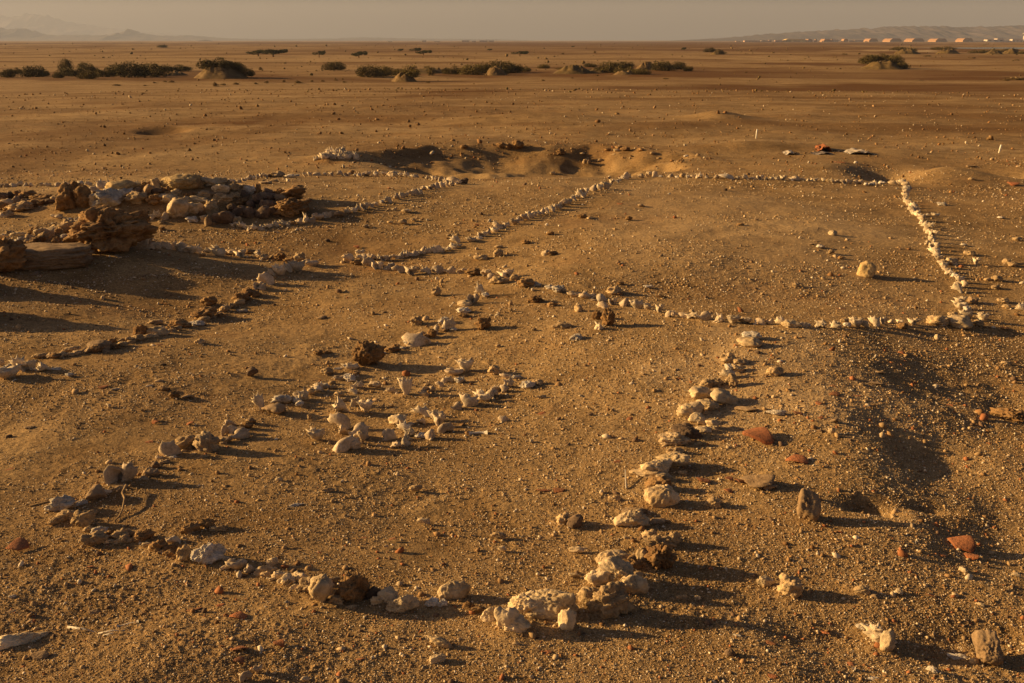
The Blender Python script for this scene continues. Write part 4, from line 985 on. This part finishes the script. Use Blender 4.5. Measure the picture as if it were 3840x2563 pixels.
sheet('rag', 'crumpled dark and grey rag in front of the rusty sheet', 'rag', 3093, 582, 72, .22, .035, cloth, 5, .1)
sheet('plastic_sheet', 'crumpled whitish plastic sheet half covered by sand, right of the rag', 'plastic sheet', 3235, 582, 90, .35, .06, whitep, 8)
sheet('plastic_sheet', 'small pale plastic scrap sticking from the sand left of the rusty sheet', 'plastic sheet', 2970, 582, 44, .25, .05, whitep, 12)

# ------------------------------------------------------------ shrubs, small trees, sand mounds
def leafm(name, c1, c2):
    m, nt, bs = newmat(name); oi = N(nt, 'ShaderNodeObjectInfo'); geo = N(nt, 'ShaderNodeNewGeometry')
    n1 = N(nt, 'ShaderNodeTexNoise'); n1.inputs['Scale'].default_value = 1.2; n1.inputs['Detail'].default_value = 3; nt.links.new(geo.outputs['Position'], n1.inputs['Vector'])
    add = N(nt, 'ShaderNodeMath', operation='ADD'); nt.links.new(n1.outputs[0], add.inputs[0])
    sc = N(nt, 'ShaderNodeMath', operation='MULTIPLY_ADD'); nt.links.new(oi.outputs['Random'], sc.inputs[0]); sc.inputs[1].default_value = .3; sc.inputs[2].default_value = -.15
    nt.links.new(sc.outputs[0], add.inputs[1])
    cr = N(nt, 'ShaderNodeValToRGB'); e = cr.color_ramp.elements; e[0].position = .35; e[0].color = (*c1, 1); e[1].position = .65; e[1].color = (*c2, 1)
    nt.links.new(add.outputs[0], cr.inputs[0]); nt.links.new(cr.outputs[0], bs.inputs['Base Color']); bs.inputs['Roughness'].default_value = .8
    return m
leaf = leafm('shrub_leaves', (.055, .043, .013), (.165, .122, .035))
leaf2 = leafm('acacia_leaves', (.03, .038, .012), (.07, .07, .02))
dry = leafm('dry_tuft', (.13, .085, .035), (.24, .165, .07))
def crown(seedv, n, lobes, leafsz, flat=False, sparse=False):
    r = np.random.default_rng(seedv)
    C_ = []
    for q in range(lobes):
        if flat:
            x = r.uniform(-.4, .4); C_.append((x, r.uniform(-.3, .3), r.uniform(.45, .72)*(1-.5*x*x), r.uniform(.11, .19), r.uniform(.14, .26)))
        else:
            x = r.uniform(-.36, .36); y = r.uniform(-.34, .34); hgt = (.8-1.1*x*x-.8*y*y)*r.uniform(.55, 1.05)
            C_.append((x, y, hgt*.52, r.uniform(.14, .25), hgt*.52))
    P_ = []
    for q in range(n):
        c_ = C_[r.integers(0, lobes)]
        d = r.normal(size=3); d /= np.linalg.norm(d); rr = r.uniform(.55, 1.08)**.6
        if r.random() < .12: rr *= 1.2
        P_.append((c_[0]+d[0]*c_[3]*rr, c_[1]+d[1]*c_[3]*rr, max(.0, c_[2]+d[2]*c_[4]*rr)))
    P_ = np.array(P_)
    a1 = r.normal(size=(n, 3)); a1 /= np.linalg.norm(a1, axis=1)[:, None]; a1[:, 2] = np.abs(a1[:, 2])+.3
    a2 = np.cross(a1, r.normal(size=(n, 3))); a2 /= np.linalg.norm(a2, axis=1)[:, None]
    s = leafsz*r.uniform(.5, 1.3, (n, 1))
    V_ = np.stack([P_-a2*s*.4, P_+a2*s*.4, P_+a1*s+a2*s*.15, P_+a1*s*.9-a2*s*.25], 1).reshape(-1, 3)
    return mesh_np('foliage', V_, np.arange(n*4).reshape(-1, 4), smooth=False)
def stems(seedv, kk, flat=False):
    r = np.random.default_rng(seedv); VV = []; ff = []
    for q in range(kk):
        a = r.uniform(0, 6.28); R_ = r.uniform(.1, .3); h = r.uniform(.45, .8) if not flat else .72
        b = r.uniform(-.03, .03, 2) if flat else r.uniform(-.15, .15, 2)
        pts = [(b[0], b[1], -.03), (b[0]+.35*R_*math.cos(a), b[1]+.35*R_*math.sin(a), h*.45), (b[0]+R_*math.cos(a), b[1]+R_*math.sin(a), h)]
        v, f = tube(pts, [.022, .014, .006], 6); n0 = sum(len(x) for x in VV)
        VV.append(v); ff += [[i_+n0 for i_ in g] for g in f]
    return mesh_py('stems', np.vstack(VV), ff)
VAR = {'b': [(crown(10+q, 4200, 17, .036), stems(30+q, 6)) for q in range(5)],
       'u': [(crown(20+q, 1100, 9, .05, sparse=True), stems(40+q, 7)) for q in range(2)],
       't': [(crown(60+q, 1700, 11, .055, flat=True), stems(70+q, 4, True)) for q in range(3)],
       'd': [(crown(80+q, 260, 7, .12), stems(90+q, 4)) for q in range(3)]}
LM = {'b': leaf, 'u': leaf, 't': leaf2, 'd': dry}
SN = {'b': ('shrub', 'shrub', 'shrub_crown'), 'u': ('shrub', 'shrub', ''), 't': ('acacia_tree', 'tree', ''), 'd': ('dry_tuft', 'plant', '')}
vc = 0
def plant(kind, lab, px, py, w, h, group, lift=0.0, dist=None):
    global vc
    vc += 1
    if dist: 
        d = ray(px, py); x, y, t = d[0]*dist, d[1]*dist, dist; z = float(macro(x, y))
    else: x, y, z, t = G(px, py)
    m = t/FPX
    nm, cat, _ = SN[kind]
    cm, sm = VAR[kind][vc % len(VAR[kind])]
    e = empty(nm, (x, y+.3*w*m, z+lift), lab, cat, group)
    e.rotation_euler = (0, 0, random.uniform(-.5, .5) if kind != 't' else 0); e.scale = (w*m*1.15, w*m*.9, h*m*1.14)
    if kind == 'd':
        bpy.data.objects.remove(e)
        o = put(nm, cm, LM[kind], loc=(x, y, z-.02), label=lab, cat=cat, group=group); o.scale = (w*m, w*m, h*m); return o
    for nme, me, mt in (('foliage', cm, LM[kind]), ('stem' if kind != 't' else 'trunk', sm, wood)):
        put(nme, me, mt, parent=e)
    return e
sandm = rock_mat('mound_sand', (.14, .085, .035), (.22, .145, .065), scale=1.5, bump=.5, dust=0, hv=.1)
sandd = rock_mat('silt_mound', (.10, .065, .025), (.16, .105, .042), scale=1.2, bump=.5, dust=0, hv=.1)
def mound(px, py, w, h, seedv, lab, skew=0.0, mat=None):
    x, y, z, t = G(px, py); m = t/FPX; W = w*m; Hh = h*m; Dd = W*.9
    n_ = 56; a = np.linspace(0, 2*math.pi, n_, endpoint=False); rr = np.linspace(0, 1, 26)
    Rr, Aa = np.meshgrid(rr, a, indexing='ij')
    rad_ = 1+.13*pn2(np.cos(Aa)*1.6+seedv, np.sin(Aa)*1.6, seedv)
    xx = Rr*np.cos(Aa)*rad_*W/2*1.1; yy = Rr*np.sin(Aa)*rad_*Dd/2
    prof = np.where(Rr < 1, (1-Rr**2.3)**1.5, 0)
    zz = Hh*.84*prof*(1+.35*pn2(xx/W*5+seedv, yy/W*5, seedv+1)+.16*pn2(xx/W*14, yy/W*16, seedv+2))-.3*(Rr > .96)
    xx = xx+skew*W*prof
    V_ = np.stack([xx, yy, zz], -1).reshape(-1, 3); f = []
    i_ = np.arange(25)[:, None]*n_; j_ = np.arange(n_)[None, :]; jj = (j_+1) % n_
    f = np.stack([i_+j_, i_+n_+j_, i_+n_+jj, i_+jj], -1).reshape(-1, 4)
    put('sand_mound', mesh_np('sand_mound', V_, f), mat or sandm, loc=(x, y+Dd*.42, z-.05), label=lab, kind='structure')
    return x, y+Dd*.42, z, t, Hh
GL = 'shrubs along the silt banks on the plain'
MO = [(810, 296, 205, 58, 'broad sand mound under the tallest shrub at left', -.02, None), (650, 284, 90, 18, 'low sand hump right of the long hedge of shrubs', 0, None),
      (1512, 308, 95, 38, 'root-covered sand mound under the tall wispy shrub', 0, None), (1862, 284, 84, 36, 'bright pointed sand mound in front of the middle shrubs', -.05, None),
      (2150, 278, 150, 36, 'long low dark mound in the middle', .05, sandd), (2235, 275, 110, 20, 'low dark hump right of the long mound', 0, sandd),
      (2345, 281, 90, 18, 'low sand hump under the right middle shrubs', 0, None), (2425, 262, 80, 30, 'sand mound between two right middle shrubs', 0, None),
      (3332, 262, 160, 36, 'rounded brown mound ringed by shrubs at right', 0, sandd), (2692, 206, 56, 20, 'small mound beside a dark bush', .1, sandd),
      (3412, 204, 90, 24, 'far rounded mound with shrubs behind it', 0, sandd), (3566, 203, 90, 22, 'far pale mound right of the rounded one', 0, sandd),
      (3738, 205, 76, 14, 'far low mound near the lagoon', 0, sandd), (3805, 204, 66, 22, 'far mound at the right picture edge', 0, sandd),
      (602, 180, 46, 9, 'tiny far mound on the left horizon plain', 0, sandd), (1600, 277, 160, 22, 'low dark bank behind the wispy shrub', 0, sandd), (3450, 304, 60, 5, 'faint pale sand hump in the dark flat', 0, None)]
mi = []
for q, (a, b, c_, d_, l_, s_, mt) in enumerate(MO): mi.append(mound(a, b, c_, d_, 300+q, l_, s_, mt))
def on(q, px, w, h, lab, up, back=0.0, kind='b'):
    mx_, my_, mz_, mt_, mh = mi[q]
    m = mt_/FPX; x = (px-1920)/FPX*mt_
    e = plant(kind, lab, px, 300, w, h, GL, dist=mt_)
    e.location = (x, my_+back, mz_+up*m); e.scale = (w*m*1.15, w*m*.9, h*m*1.05)
on(0, 795, 118, 54, 'tallest green shrub, capping the broad sand mound at left', 33); on(0, 850, 90, 44, 'dark shrub running down the right shoulder of the broad mound', 22, .8)
on(0, 897, 62, 40, 'small dark shrub at the right foot of the broad mound', 5, .5); on(0, 752, 46, 26, 'small shrub clump on the upper left of the broad mound', 30, 1.2)
on(0, 832, 96, 44, 'dark middle shrub on the crest of the broad mound', 26, .3); on(3, 1886, 50, 26, 'low shrub hugging the right of the bright pointed mound', 4, .6); on(4, 2120, 60, 10, 'thin low scrub on the left of the long dark mound', 14, .5)
on(2, 1538, 80, 62, 'tall wispy shrub growing from the root-covered mound', 14, .3, 'u'); on(2, 1530, 60, 42, 'dense lower bush inside the tall wispy shrub', 16, .6)
on(8, 3285, 70, 44, 'shrub at the left of the brown mound at right', 18, 1.5); on(8, 3330, 74, 34, 'shrub behind the top of the brown mound at right', 30, 2.5)
on(8, 3378, 74, 46, 'shrub at the right shoulder of the brown mound at right', 16, 1.2); on(8, 3403, 44, 30, 'dark low shrub at the right foot of the brown mound', 2, -.5)
on(10, 3392, 60, 16, 'far shrub behind the left of the rounded mound', 13, 3); on(10, 3434, 54, 20, 'far shrub right of the rounded mound', 7, 3); on(11, 3562, 78, 16, 'far shrub crowning the pale mound', 14, 3)
on(9, 2672, 44, 22, 'dark round bush left of the small mound', 8, 1.5); on(9, 2706, 38, 18, 'dark bush on the right of the small mound', 2, 0)
on(14, 604, 34, 9, 'tiny dark bush on the far left plain', 3, 0)
PL = [(18, 292, 62, 36, 'shrub cut by the left picture edge'), (52, 278, 44, 26, 'small shrub second from the left edge'), (112, 291, 92, 48, 'broad rounded shrub third from the left'),
      (160, 286, 34, 24, 'small shrub at the right foot of the broad rounded one'), (243, 268, 46, 50, 'narrow tall shrub with a pointed top at left'), (238, 286, 74, 36, 'low bushy shrub below the pointed one'),
      (285, 288, 64, 34, 'mid-height bushy shrub left of the round topped one'), (214, 294, 38, 26, 'small brownish shrub in front at left'), (311, 272, 62, 40, 'round topped shrub right of the pointed one'),
      (322, 298, 68, 34, 'brownish low shrub in the front of the left bank'), (354, 272, 26, 20, 'very small shrub before the long hedge'), (388, 290, 76, 40, 'first shrub of the long dark hedge'),
      (425, 284, 76, 48, 'second shrub of the long dark hedge'), (482, 292, 112, 62, 'largest dark shrub of the long hedge'), (568, 290, 112, 54, 'right dark shrub of the long hedge'), (528, 284, 90, 50, 'shrub in the middle of the long hedge'), (650, 269, 106, 28, 'low wide shrub right of the long hedge'),
      (1250, 265, 80, 36, 'lone low shrub between the two banks'), (1385, 291, 100, 48, 'broad shrub left of the wispy one'), (1438, 288, 70, 42, 'shrub between the broad and the wispy one'), (1488, 286, 52, 32, 'small shrub touching the root mound'),
      (1694, 279, 66, 34, 'round shrub right of the low dark bank'), (1762, 282, 90, 44, 'shrub at the left of the middle cluster'), (1812, 276, 66, 40, 'second shrub of the middle cluster'), (1868, 276, 116, 50, 'largest shrub of the middle cluster'),
      (1925, 274, 66, 38, 'dark shrub at the right of the middle cluster'), (1968, 271, 44, 24, 'low shrub trailing right of the middle cluster'), (2041, 258, 42, 18, 'lone small round shrub right of the middle cluster'),
      (2212, 253, 46, 16, 'small flat shrub behind the long dark mound'), (2288, 274, 96, 44, 'broad shrub at the left of the right middle cluster'), (2340, 262, 76, 34, 'shrub behind in the right middle cluster'),
      (2350, 279, 80, 30, 'low shrub in front of the right middle cluster'), (2405, 281, 70, 24, 'dark trailing shrub of the right middle cluster'), (2492, 267, 86, 40, 'broad shrub right of the sand mound'),
      (2545, 262, 54, 32, 'second last shrub of the right middle cluster'), (2582, 268, 34, 22, 'last small shrub of the right middle cluster'), (2432, 256, 40, 26, 'spindly shrub on top of the sand hump'),
      (3690, 201, 74, 14, 'far low shrub row near the lagoon'), (3745, 200, 70, 14, 'far shrub behind the low lagoon mound'), (3795, 192, 56, 10, 'farthest shrub by the lagoon'), (3836, 204, 30, 14, 'far shrub at the right picture edge')]
for (a, b, c_, d_, l_) in PL: plant('b', l_, a, b, c_, d_, GL)
plant('u', 'sparse upright bush right of the wispy shrub', 1612, 285, 34, 40, GL); plant('u', 'second sparse bush right of the wispy shrub', 1596, 270, 20, 26, GL)
TR = [(965, 212, 78, 21, 'left half of the widest flat-topped acacia pair'), (1018, 215, 86, 26, 'right, larger acacia of the widest pair'), (1195, 217, 42, 22, 'small acacia right of the pair'), (1345, 219, 52, 22, 'wind-bent acacia right of centre left'),
      (1500, 196, 20, 11, 'tiny far acacia'), (1557, 200, 38, 17, 'upper left acacia of the close dark pair'), (1588, 208, 52, 16, 'lower right acacia of the close dark pair'), (1835, 193, 18, 8, 'tiny far acacia in the middle'),
      (1950, 212, 56, 17, 'low wide acacia in the middle distance'), (2148, 179, 12, 5, 'tiniest far acacia'), (2564, 193, 18, 13, 'small far acacia right of the middle')]
for (a, b, c_, d_, l_) in TR: plant('t', l_+' on the plain', a, b, c_, d_*1.1, 'acacias scattered over the plain')
for q, (a, b, c_, d_) in enumerate([(802, 325, 30, 22), (838, 321, 28, 10), (886, 319, 28, 12), (955, 317, 24, 10), (1000, 313, 22, 12), (1065, 309, 16, 11), (1110, 313, 40, 14), (1170, 309, 16, 11), (1210, 307, 20, 8), (973, 264, 22, 16),
      (1605, 312, 20, 10), (440, 322, 40, 8), (575, 313, 22, 8), (620, 309, 20, 8), (645, 310, 30, 10), (540, 323, 26, 6), (2145, 295, 14, 6), (2495, 298, 26, 8), (2235, 285, 20, 6), (1260, 303, 18, 8), (1290, 310, 16, 7), (533, 352, 26, 8),
      (2110, 205, 14, 8), (2230, 200, 12, 10), (3640, 220, 30, 7), (3810, 228, 26, 7), (3800, 300, 70, 14), (3760, 303, 40, 8), (2797, 274, 14, 6), (3165, 206, 22, 7), (2960, 207, 14, 5), (3475, 213, 36, 7)]):
    plant('d', 'small dry brown tuft standing on the open plain', a, b, c_, d_, 'dry tufts dotting the plain')

# ------------------------------------------------------------ lagoon, mountains, ridge, far buildings
wm, _, wb = newmat('lagoon_water'); wb.inputs['Base Color'].default_value = (.02, .10, .09, 1); wb.inputs['Roughness'].default_value = .15; wb.inputs['Specular IOR Level'].default_value = .5
cx, cy = 385, 745
wz = float(macro(cx, cy))+.28
a = np.linspace(0, 2*math.pi, 40, endpoint=False)
wv = np.stack([cx+110*np.cos(a), cy+62*np.sin(a), np.full(40, wz)], 1)
put('lagoon', mesh_py('lagoon', wv, [list(range(40))], False), wm, kind='structure', label='narrow teal strip of lagoon water')

def hillmat(name, c1, c2):
    return rock_mat(name, c1, c2, scale=.004, bump=0, dust=0, hv=0)
def ridge(name, lab, dist, pts, depth, mat, seedv, rough=.12, foot=None):
    """a mountain range: profile given as (photo x, photo y of the crest), extruded to a real mass"""
    xs = np.array([p[0] for p in pts], float); ys = np.array([p[1] for p in pts], float)
    nx = 520; px = np.linspace(xs[0], xs[-1], nx); py = np.interp(px, xs, ys)
    zc = (151-py)/FPX*dist*1.04
    x = (px-1920)/FPX*dist*1.04
    n_ = 34; q = np.linspace(-1, 1, n_)
    Q, XX = np.meshgrid(q, x, indexing='ij'); ZC = np.broadcast_to(zc, Q.shape)
    S = max(zc.max(), 30)
    rid = 1-np.abs(pn2(XX/S/1.2+seedv, Q*2.2, seedv))*2
    rid2 = pn2(XX/S*3+seedv, Q*5, seedv+1)
    env = np.clip(1-np.abs(Q), 0, 1)**.8
    ZZ = np.maximum(ZC, 0)*env*(1-rough*1.2*(1-env)*2*(1-rid)) + ZC*rough*.55*rid2*env + ZC*rough*.35*pn2(XX/S*9, Q*9, seedv+2)*env - 6
    YY = dist*math.cos(0)+Q*depth
    V_ = np.stack([XX, YY, ZZ], -1).reshape(-1, 3)
    i_ = np.arange(n_-1)[:, None]*nx; j_ = np.arange(nx-1)[None, :]
    f = np.stack([i_+j_, i_+j_+1, i_+nx+j_+1, i_+nx+j_], -1).reshape(-1, 4)
    put(name, mesh_np(name, V_, f), mat, kind='structure', label=lab)
mm = hillmat('far_mountain_rock', (.07, .055, .05), (.12, .095, .08))
ridge('mountains', 'tall far mountain range fading into the haze at left', 12700,
      [(-400, 120), (-150, 100), (0, 80), (60, 64), (100, 58), (140, 66), (200, 72), (250, 62), (300, 64), (350, 76), (420, 92), (480, 102), (560, 112), (640, 120), (700, 124), (760, 128), (800, 140), (900, 152)], 900, mm, 5, .16)
ridge('mountains', 'lower jagged mountain range in front of the tall one at left', 8600,
      [(-400, 110), (-120, 112), (0, 103), (20, 112), (60, 122), (90, 120), (130, 124), (150, 112), (180, 111), (215, 113), (240, 110), (262, 122), (330, 131), (390, 132), (440, 131), (500, 132), (560, 130), (580, 122), (606, 111), (632, 124), (680, 131), (740, 135), (800, 132), (880, 138), (960, 143), (1080, 145), (1200, 144), (1300, 143), (1400, 139), (1500, 141), (1600, 143), (1700, 144), (1860, 145), (1960, 148), (2100, 153)], 700, mm, 9, .3)
ridge('hills', 'small dark hill in front of the left mountains', 5200, [(820, 153), (838, 149), (850, 146), (862, 145), (876, 147), (890, 151), (900, 153)], 120, mm, 15, .2)
ridge('hills', 'small hill at the left picture edge', 4600, [(-60, 153), (-20, 148), (0, 153), (20, 158)], 100, mm, 16, .2)
rm_ = hillmat('right_ridge_rock', (.06, .045, .04), (.10, .075, .065))
ridge('ridge', 'long level dark ridge on the right horizon', 5600,
      [(2350, 152), (2500, 147), (2560, 144), (2640, 140), (2720, 134), (2780, 127), (2850, 124), (2900, 119), (2980, 116), (3060, 112), (3110, 109), (3160, 109), (3190, 104), (3240, 103), (3290, 100), (3330, 102), (3400, 101), (3450, 104), (3520, 102), (3580, 103), (3620, 100), (3680, 99), (3760, 102), (3840, 101), (3980, 100), (4300, 112)], 800, rm_, 21, .22)
ridge('hills', 'pale lower foothills in front of the right ridge', 4600, [(2200, 153), (2560, 149), (2900, 143), (3300, 140), (3700, 140), (4200, 142), (4400, 152)], 500, hillmat('foothill_sand', (.13, .09, .06), (.18, .125, .085)), 22, .06)

def wallm(name, c):
    m, nt, bs = newmat(name); geo = N(nt, 'ShaderNodeNewGeometry')
    n1 = N(nt, 'ShaderNodeTexNoise'); n1.inputs['Scale'].default_value = .35; nt.links.new(geo.outputs['Position'], n1.inputs['Vector'])
    cr = N(nt, 'ShaderNodeValToRGB'); e = cr.color_ramp.elements; e[0].position = .35; e[0].color = (*[v*.82 for v in c], 1); e[1].position = .65; e[1].color = (*c, 1)
    nt.links.new(n1.outputs[0], cr.inputs[0]); nt.links.new(cr.outputs[0], bs.inputs['Base Color']); return m
WM = {'h': wallm('orange_concrete', (.44, .25, .13)), 'y': wallm('yellow_cladding', (.68, .50, .20)), 'w': wallm('white_wall', (.66, .56, .48)), 'p': wallm('pink_wall', (.56, .37, .27)),
      'd': wallm('door_steel', (.40, .24, .15)), 'r': wallm('roof_shade', (.34, .22, .16)), 'x': wallm('dark_opening', (.10, .08, .07))}
def box(x0, x1, y0, y1, z0, z1):
    v = [(x, y, z) for x in (x0, x1) for y in (y0, y1) for z in (z0, z1)]
    return v, [(0, 1, 3, 2), (4, 6, 7, 5), (0, 4, 5, 1), (2, 3, 7, 6), (0, 2, 6, 4), (1, 5, 7, 3)]
def multibox(bs_):
    V_ = []; F_2 = []
    for b in bs_:
        v, f = box(*b); n0 = len(V_); V_ += v; F_2 += [tuple(i_+n0 for i_ in g) for g in f]
    return V_, F_2
def extr(poly, y0, y1):
    n_ = len(poly); V_ = [(x, y0, z) for x, z in poly]+[(x, y1, z) for x, z in poly]
    return V_, [tuple(range(n_)), tuple(range(2*n_-1, n_-1, -1))]+[(i_, (i_+1) % n_+0, (i_+1) % n_+n_, i_+n_)[::-1] for i_ in range(n_)]
FD = 3000.0
def site(px, yb=None):
    d = FD if yb is None else FD
    x = (px-1920)/FPX*d*1.0
    return x, d, float(macro(x, d))-.5, d/FPX
def shelter(px0, px1, h, lab, yaw=.32, ztop=None):
    x, y, z, m = site((px0+px1)/2); W = (px1-px0)*m*.78; Hh = h*m
    e = empty('aircraft_shelter', (x, y, z), lab, 'hangar', 'hardened shelters of the far airfield'); e.rotation_euler = (0, 0, yaw)
    a_ = W/2
    v, f = extr([(-a_, 0), (a_, 0), (a_, .36*Hh), (.60*a_, Hh*.94), (-.60*a_, Hh*.94), (-a_, .36*Hh)], 2.5, W*.95)
    put('body', mesh_py('body', v, f, False), WM['h'], parent=e)
    v, f = extr([(-a_*1.08, 0), (a_*1.08, 0), (a_*1.08, .42*Hh), (.66*a_, Hh), (-.66*a_, Hh), (-a_*1.08, .42*Hh)], 0, 2.5)
    put('front_wall', mesh_py('front', v, f, False), WM['h'], parent=e)
    v, f = multibox([(-a_*.62, -.02*a_, -.8, -.05, 0, .52*Hh), (.02*a_, a_*.62, -.8, -.05, 0, .52*Hh)])
    put('door', mesh_py('door', v, f, False), WM['d'], parent=e)
    v, f = multibox([(-a_*.75, a_*.75, -1.2, -.05, .56*Hh, .62*Hh)])
    put('lintel', mesh_py('lintel', v, f, False), WM['h'], parent=e)
    for q in range(4):
        yy = W*(.22+.18*q)
        v, f = extr([(a_, .0), (a_+1.2, .0), (a_+1.2, .36*Hh), (.60*a_+.6, Hh*.99), (.60*a_, Hh*.94), (a_, .36*Hh)], yy, yy+2)
        put('rib', mesh_py('rib', v, f, False), WM['r'], parent=e)
for (a, b, h, l_) in [(3584, 3530, 13, 'rightmost large orange aircraft shelter on the horizon'), (3492, 3432, 12.5, 'second large orange shelter counted from the right'), (3410, 3347, 12.5, 'middle one of the five large orange shelters'),
                      (3328, 3268, 12.5, 'second large orange shelter counted from the left'), (3241, 3195, 12, 'leftmost of the five large orange shelters'), (3130, 3107, 11, 'small pointed orange shelter left of the five large ones'),
                      (3068, 3034, 11, 'small orange shelter right of the yellow hangar, second one'), (3003, 2977, 11, 'small orange shelter just right of the yellow hangar'), (3018, 3006, 10, 'narrow shelter slice beside the first small shelter'), (3075, 3064, 10, 'narrow shelter slice beside the second small shelter')]:
    shelter(b, a, h, l_)
def block(name, px0, px1, h, mat, lab, cat='building', wins=0, group='low buildings of the far airfield', dist=None, steps=1):
    x, y, z, m = site((px0+px1)/2); W = (px1-px0)*m; Hh = h*m
    e = empty(name, (x, y, z), lab, cat, group)
    bx_ = [(-W/2, W/2, 0, W*.35+6, 0, Hh)]
    if steps > 1: bx_ = [(-W/2, W*.1, 0, W*.35+6, 0, Hh*.7), (W*.1+.01, W/2, .5, W*.35+5, 0, Hh)]
    v, f = multibox(bx_); put('wall', mesh_py('wall', v, f, False), WM[mat], parent=e)
    v, f = multibox([(-W/2-.4, W/2+.4, -.4, W*.35+6.4, Hh+.003, Hh+.5)] if steps == 1 else [(-W/2-.4, W*.1, -.4, W*.35+6.4, Hh*.7+.003, Hh*.7+.5), (W*.1+.02, W/2+.4, .1, W*.35+5.4, Hh+.003, Hh+.5)])
    put('roof', mesh_py('roof', v, f, False), WM['r'], parent=e)
    for q in range(wins):
        wx = -W/2+W*(q+.5)/wins; v, f = multibox([(wx-W*.12/wins*2, wx+W*.12/wins*2, -.12, -.02 if steps == 1 else .4, Hh*.25, Hh*.55)])
        put('window', mesh_py('window', v, f, False), WM['x'], parent=e)
# yellow hangar with a rounded roof line
x, y, z, m = site(2938); W = 70*m; Hh = 11.5*m
e = empty('hangar', (x, y, z), 'long bright yellow hangar on the horizon', 'hangar')
v, f = multibox([(-W/2, W/2, 0, 30, 0, Hh*.55)]); put('wall', mesh_py('wall', v, f, False), WM['y'], parent=e)
v, f = extr([(-W/2-.5, Hh*.55+.01), (W/2+.5, Hh*.55+.01), (W*.46, Hh*.9), (W*.3, Hh), (-W*.36, Hh), (-W*.47, Hh*.86)], -.5, 30.5); put('roof', mesh_py('roof', v, f, False), WM['y'], parent=e)
v, f = multibox([(-W*.1, W*.25, -.25, -.02, 0, Hh*.42)]); put('door', mesh_py('door', v, f, False), WM['d'], parent=e)
BL = [(2724, 2740, 3.5, 'p', 'leftmost low building right of the pale foothills'), (2755, 2790, 5, 'p', 'low brown building with a flat roof, left airfield row'), (2793, 2811, 4.5, 'p', 'small brown building beside the flat roofed one'),
      (2815, 2826, 5, 'w', 'small building with a pale roof in the left airfield row'), (2828, 2852, 6, 'p', 'stepped brown building left of the yellow hangar'), (2865, 2890, 5.5, 'p', 'orange low block near the yellow hangar'), (2893, 2922, 6.5, 'h', 'orange low block touching the yellow hangar'),
      (3070, 3092, 7, 'w', 'pale low building between the small shelters'), (3152, 3182, 5.5, 'w', 'pale shed between small and large shelters'), (3135, 3150, 4.5, 'p', 'brown shed right of the pointed shelter'),
      (3626, 3686, 11, 'w', 'white stepped building right of the shelters'), (3716, 3754, 9.5, 'w', 'white block left of the control tower'), (3762, 3808, 10, 'w', 'long white block right of the control tower'), (3829, 3850, 9.5, 'w', 'white block at the right picture edge'),
      (3560, 3620, 3, 'w', 'low pale wall-like building right of the shelters'), (3690, 3712, 4.5, 'w', 'low white annex between two white blocks'),
      (1740, 1766, 4.5, 'p', 'pinkish building left of centre on the horizon'), (1776, 1790, 3, 'p', 'tiny pinkish building in the centre horizon row'), (1803, 1832, 4, 'p', 'wider pinkish building in the centre horizon row'), (1836, 1856, 4, 'p', 'last pinkish building of the centre horizon row'),
      (1597, 1612, 5, 'w', 'small dark-roofed far building left of centre'), (1640, 1660, 2.5, 'w', 'tiny pale far building left of centre'), (1475, 1490, 2.5, 'w', 'lone tiny pale building on the left horizon')]
for q, (a, b, h, mt, l_) in enumerate(BL): block('far_building', a, b, h, mt, l_, wins=3 if b-a > 20 else 2, steps=2 if q in (4, 10) else 1)
x, y, z, m = site(3757); Hh = 33*m
e = empty('control_tower', (x, y, z), 'tall control tower with a wide cab rising among white blocks', 'tower')
v, f = tube([(0, 0, 0), (0, 0, Hh*.4), (0, 0, Hh*.66)], [3.6, 2.9, 2.7], 14); put('shaft', mesh_py('shaft', v, f), WM['w'], parent=e)
v, f = tube([(0, 0, Hh*.66), (0, 0, Hh*.74), (0, 0, Hh*.75), (0, 0, Hh*.86)], [3.2, 5.6, 6, 5.4], 14); put('cab', mesh_py('cab', v, f, False), WM['x'], parent=e)
v, f = tube([(0, 0, Hh*.86), (0, 0, Hh*.89), (0, 0, Hh*.93)], [6, 6, 2], 14); put('roof', mesh_py('roof', v, f, False), WM['w'], parent=e)
v, f = tube([(0, 0, Hh*.93), (0, 0, Hh)], [.35, .2], 6); put('mast', mesh_py('mast', v, f), WM['w'], parent=e)

# ------------------------------------------------------------ haze
v, f = box(-14200, 14200, -13800, 13800, -9, 420)
hm = bpy.data.materials.new('haze_air'); hm.use_nodes = True; hn = hm.node_tree; hn.nodes.clear()
pv = hn.nodes.new('ShaderNodeVolumePrincipled'); pv.inputs['Color'].default_value = (.60, .68, .92, 1); pv.inputs['Density'].default_value = 9e-5; pv.inputs['Anisotropy'].default_value = .1
ho = hn.nodes.new('ShaderNodeOutputMaterial'); hn.links.new(pv.outputs[0], ho.inputs['Volume'])
put('haze', mesh_py('haze', v, f, False), hm, kind='stuff', label='dusty warm haze filling the air')
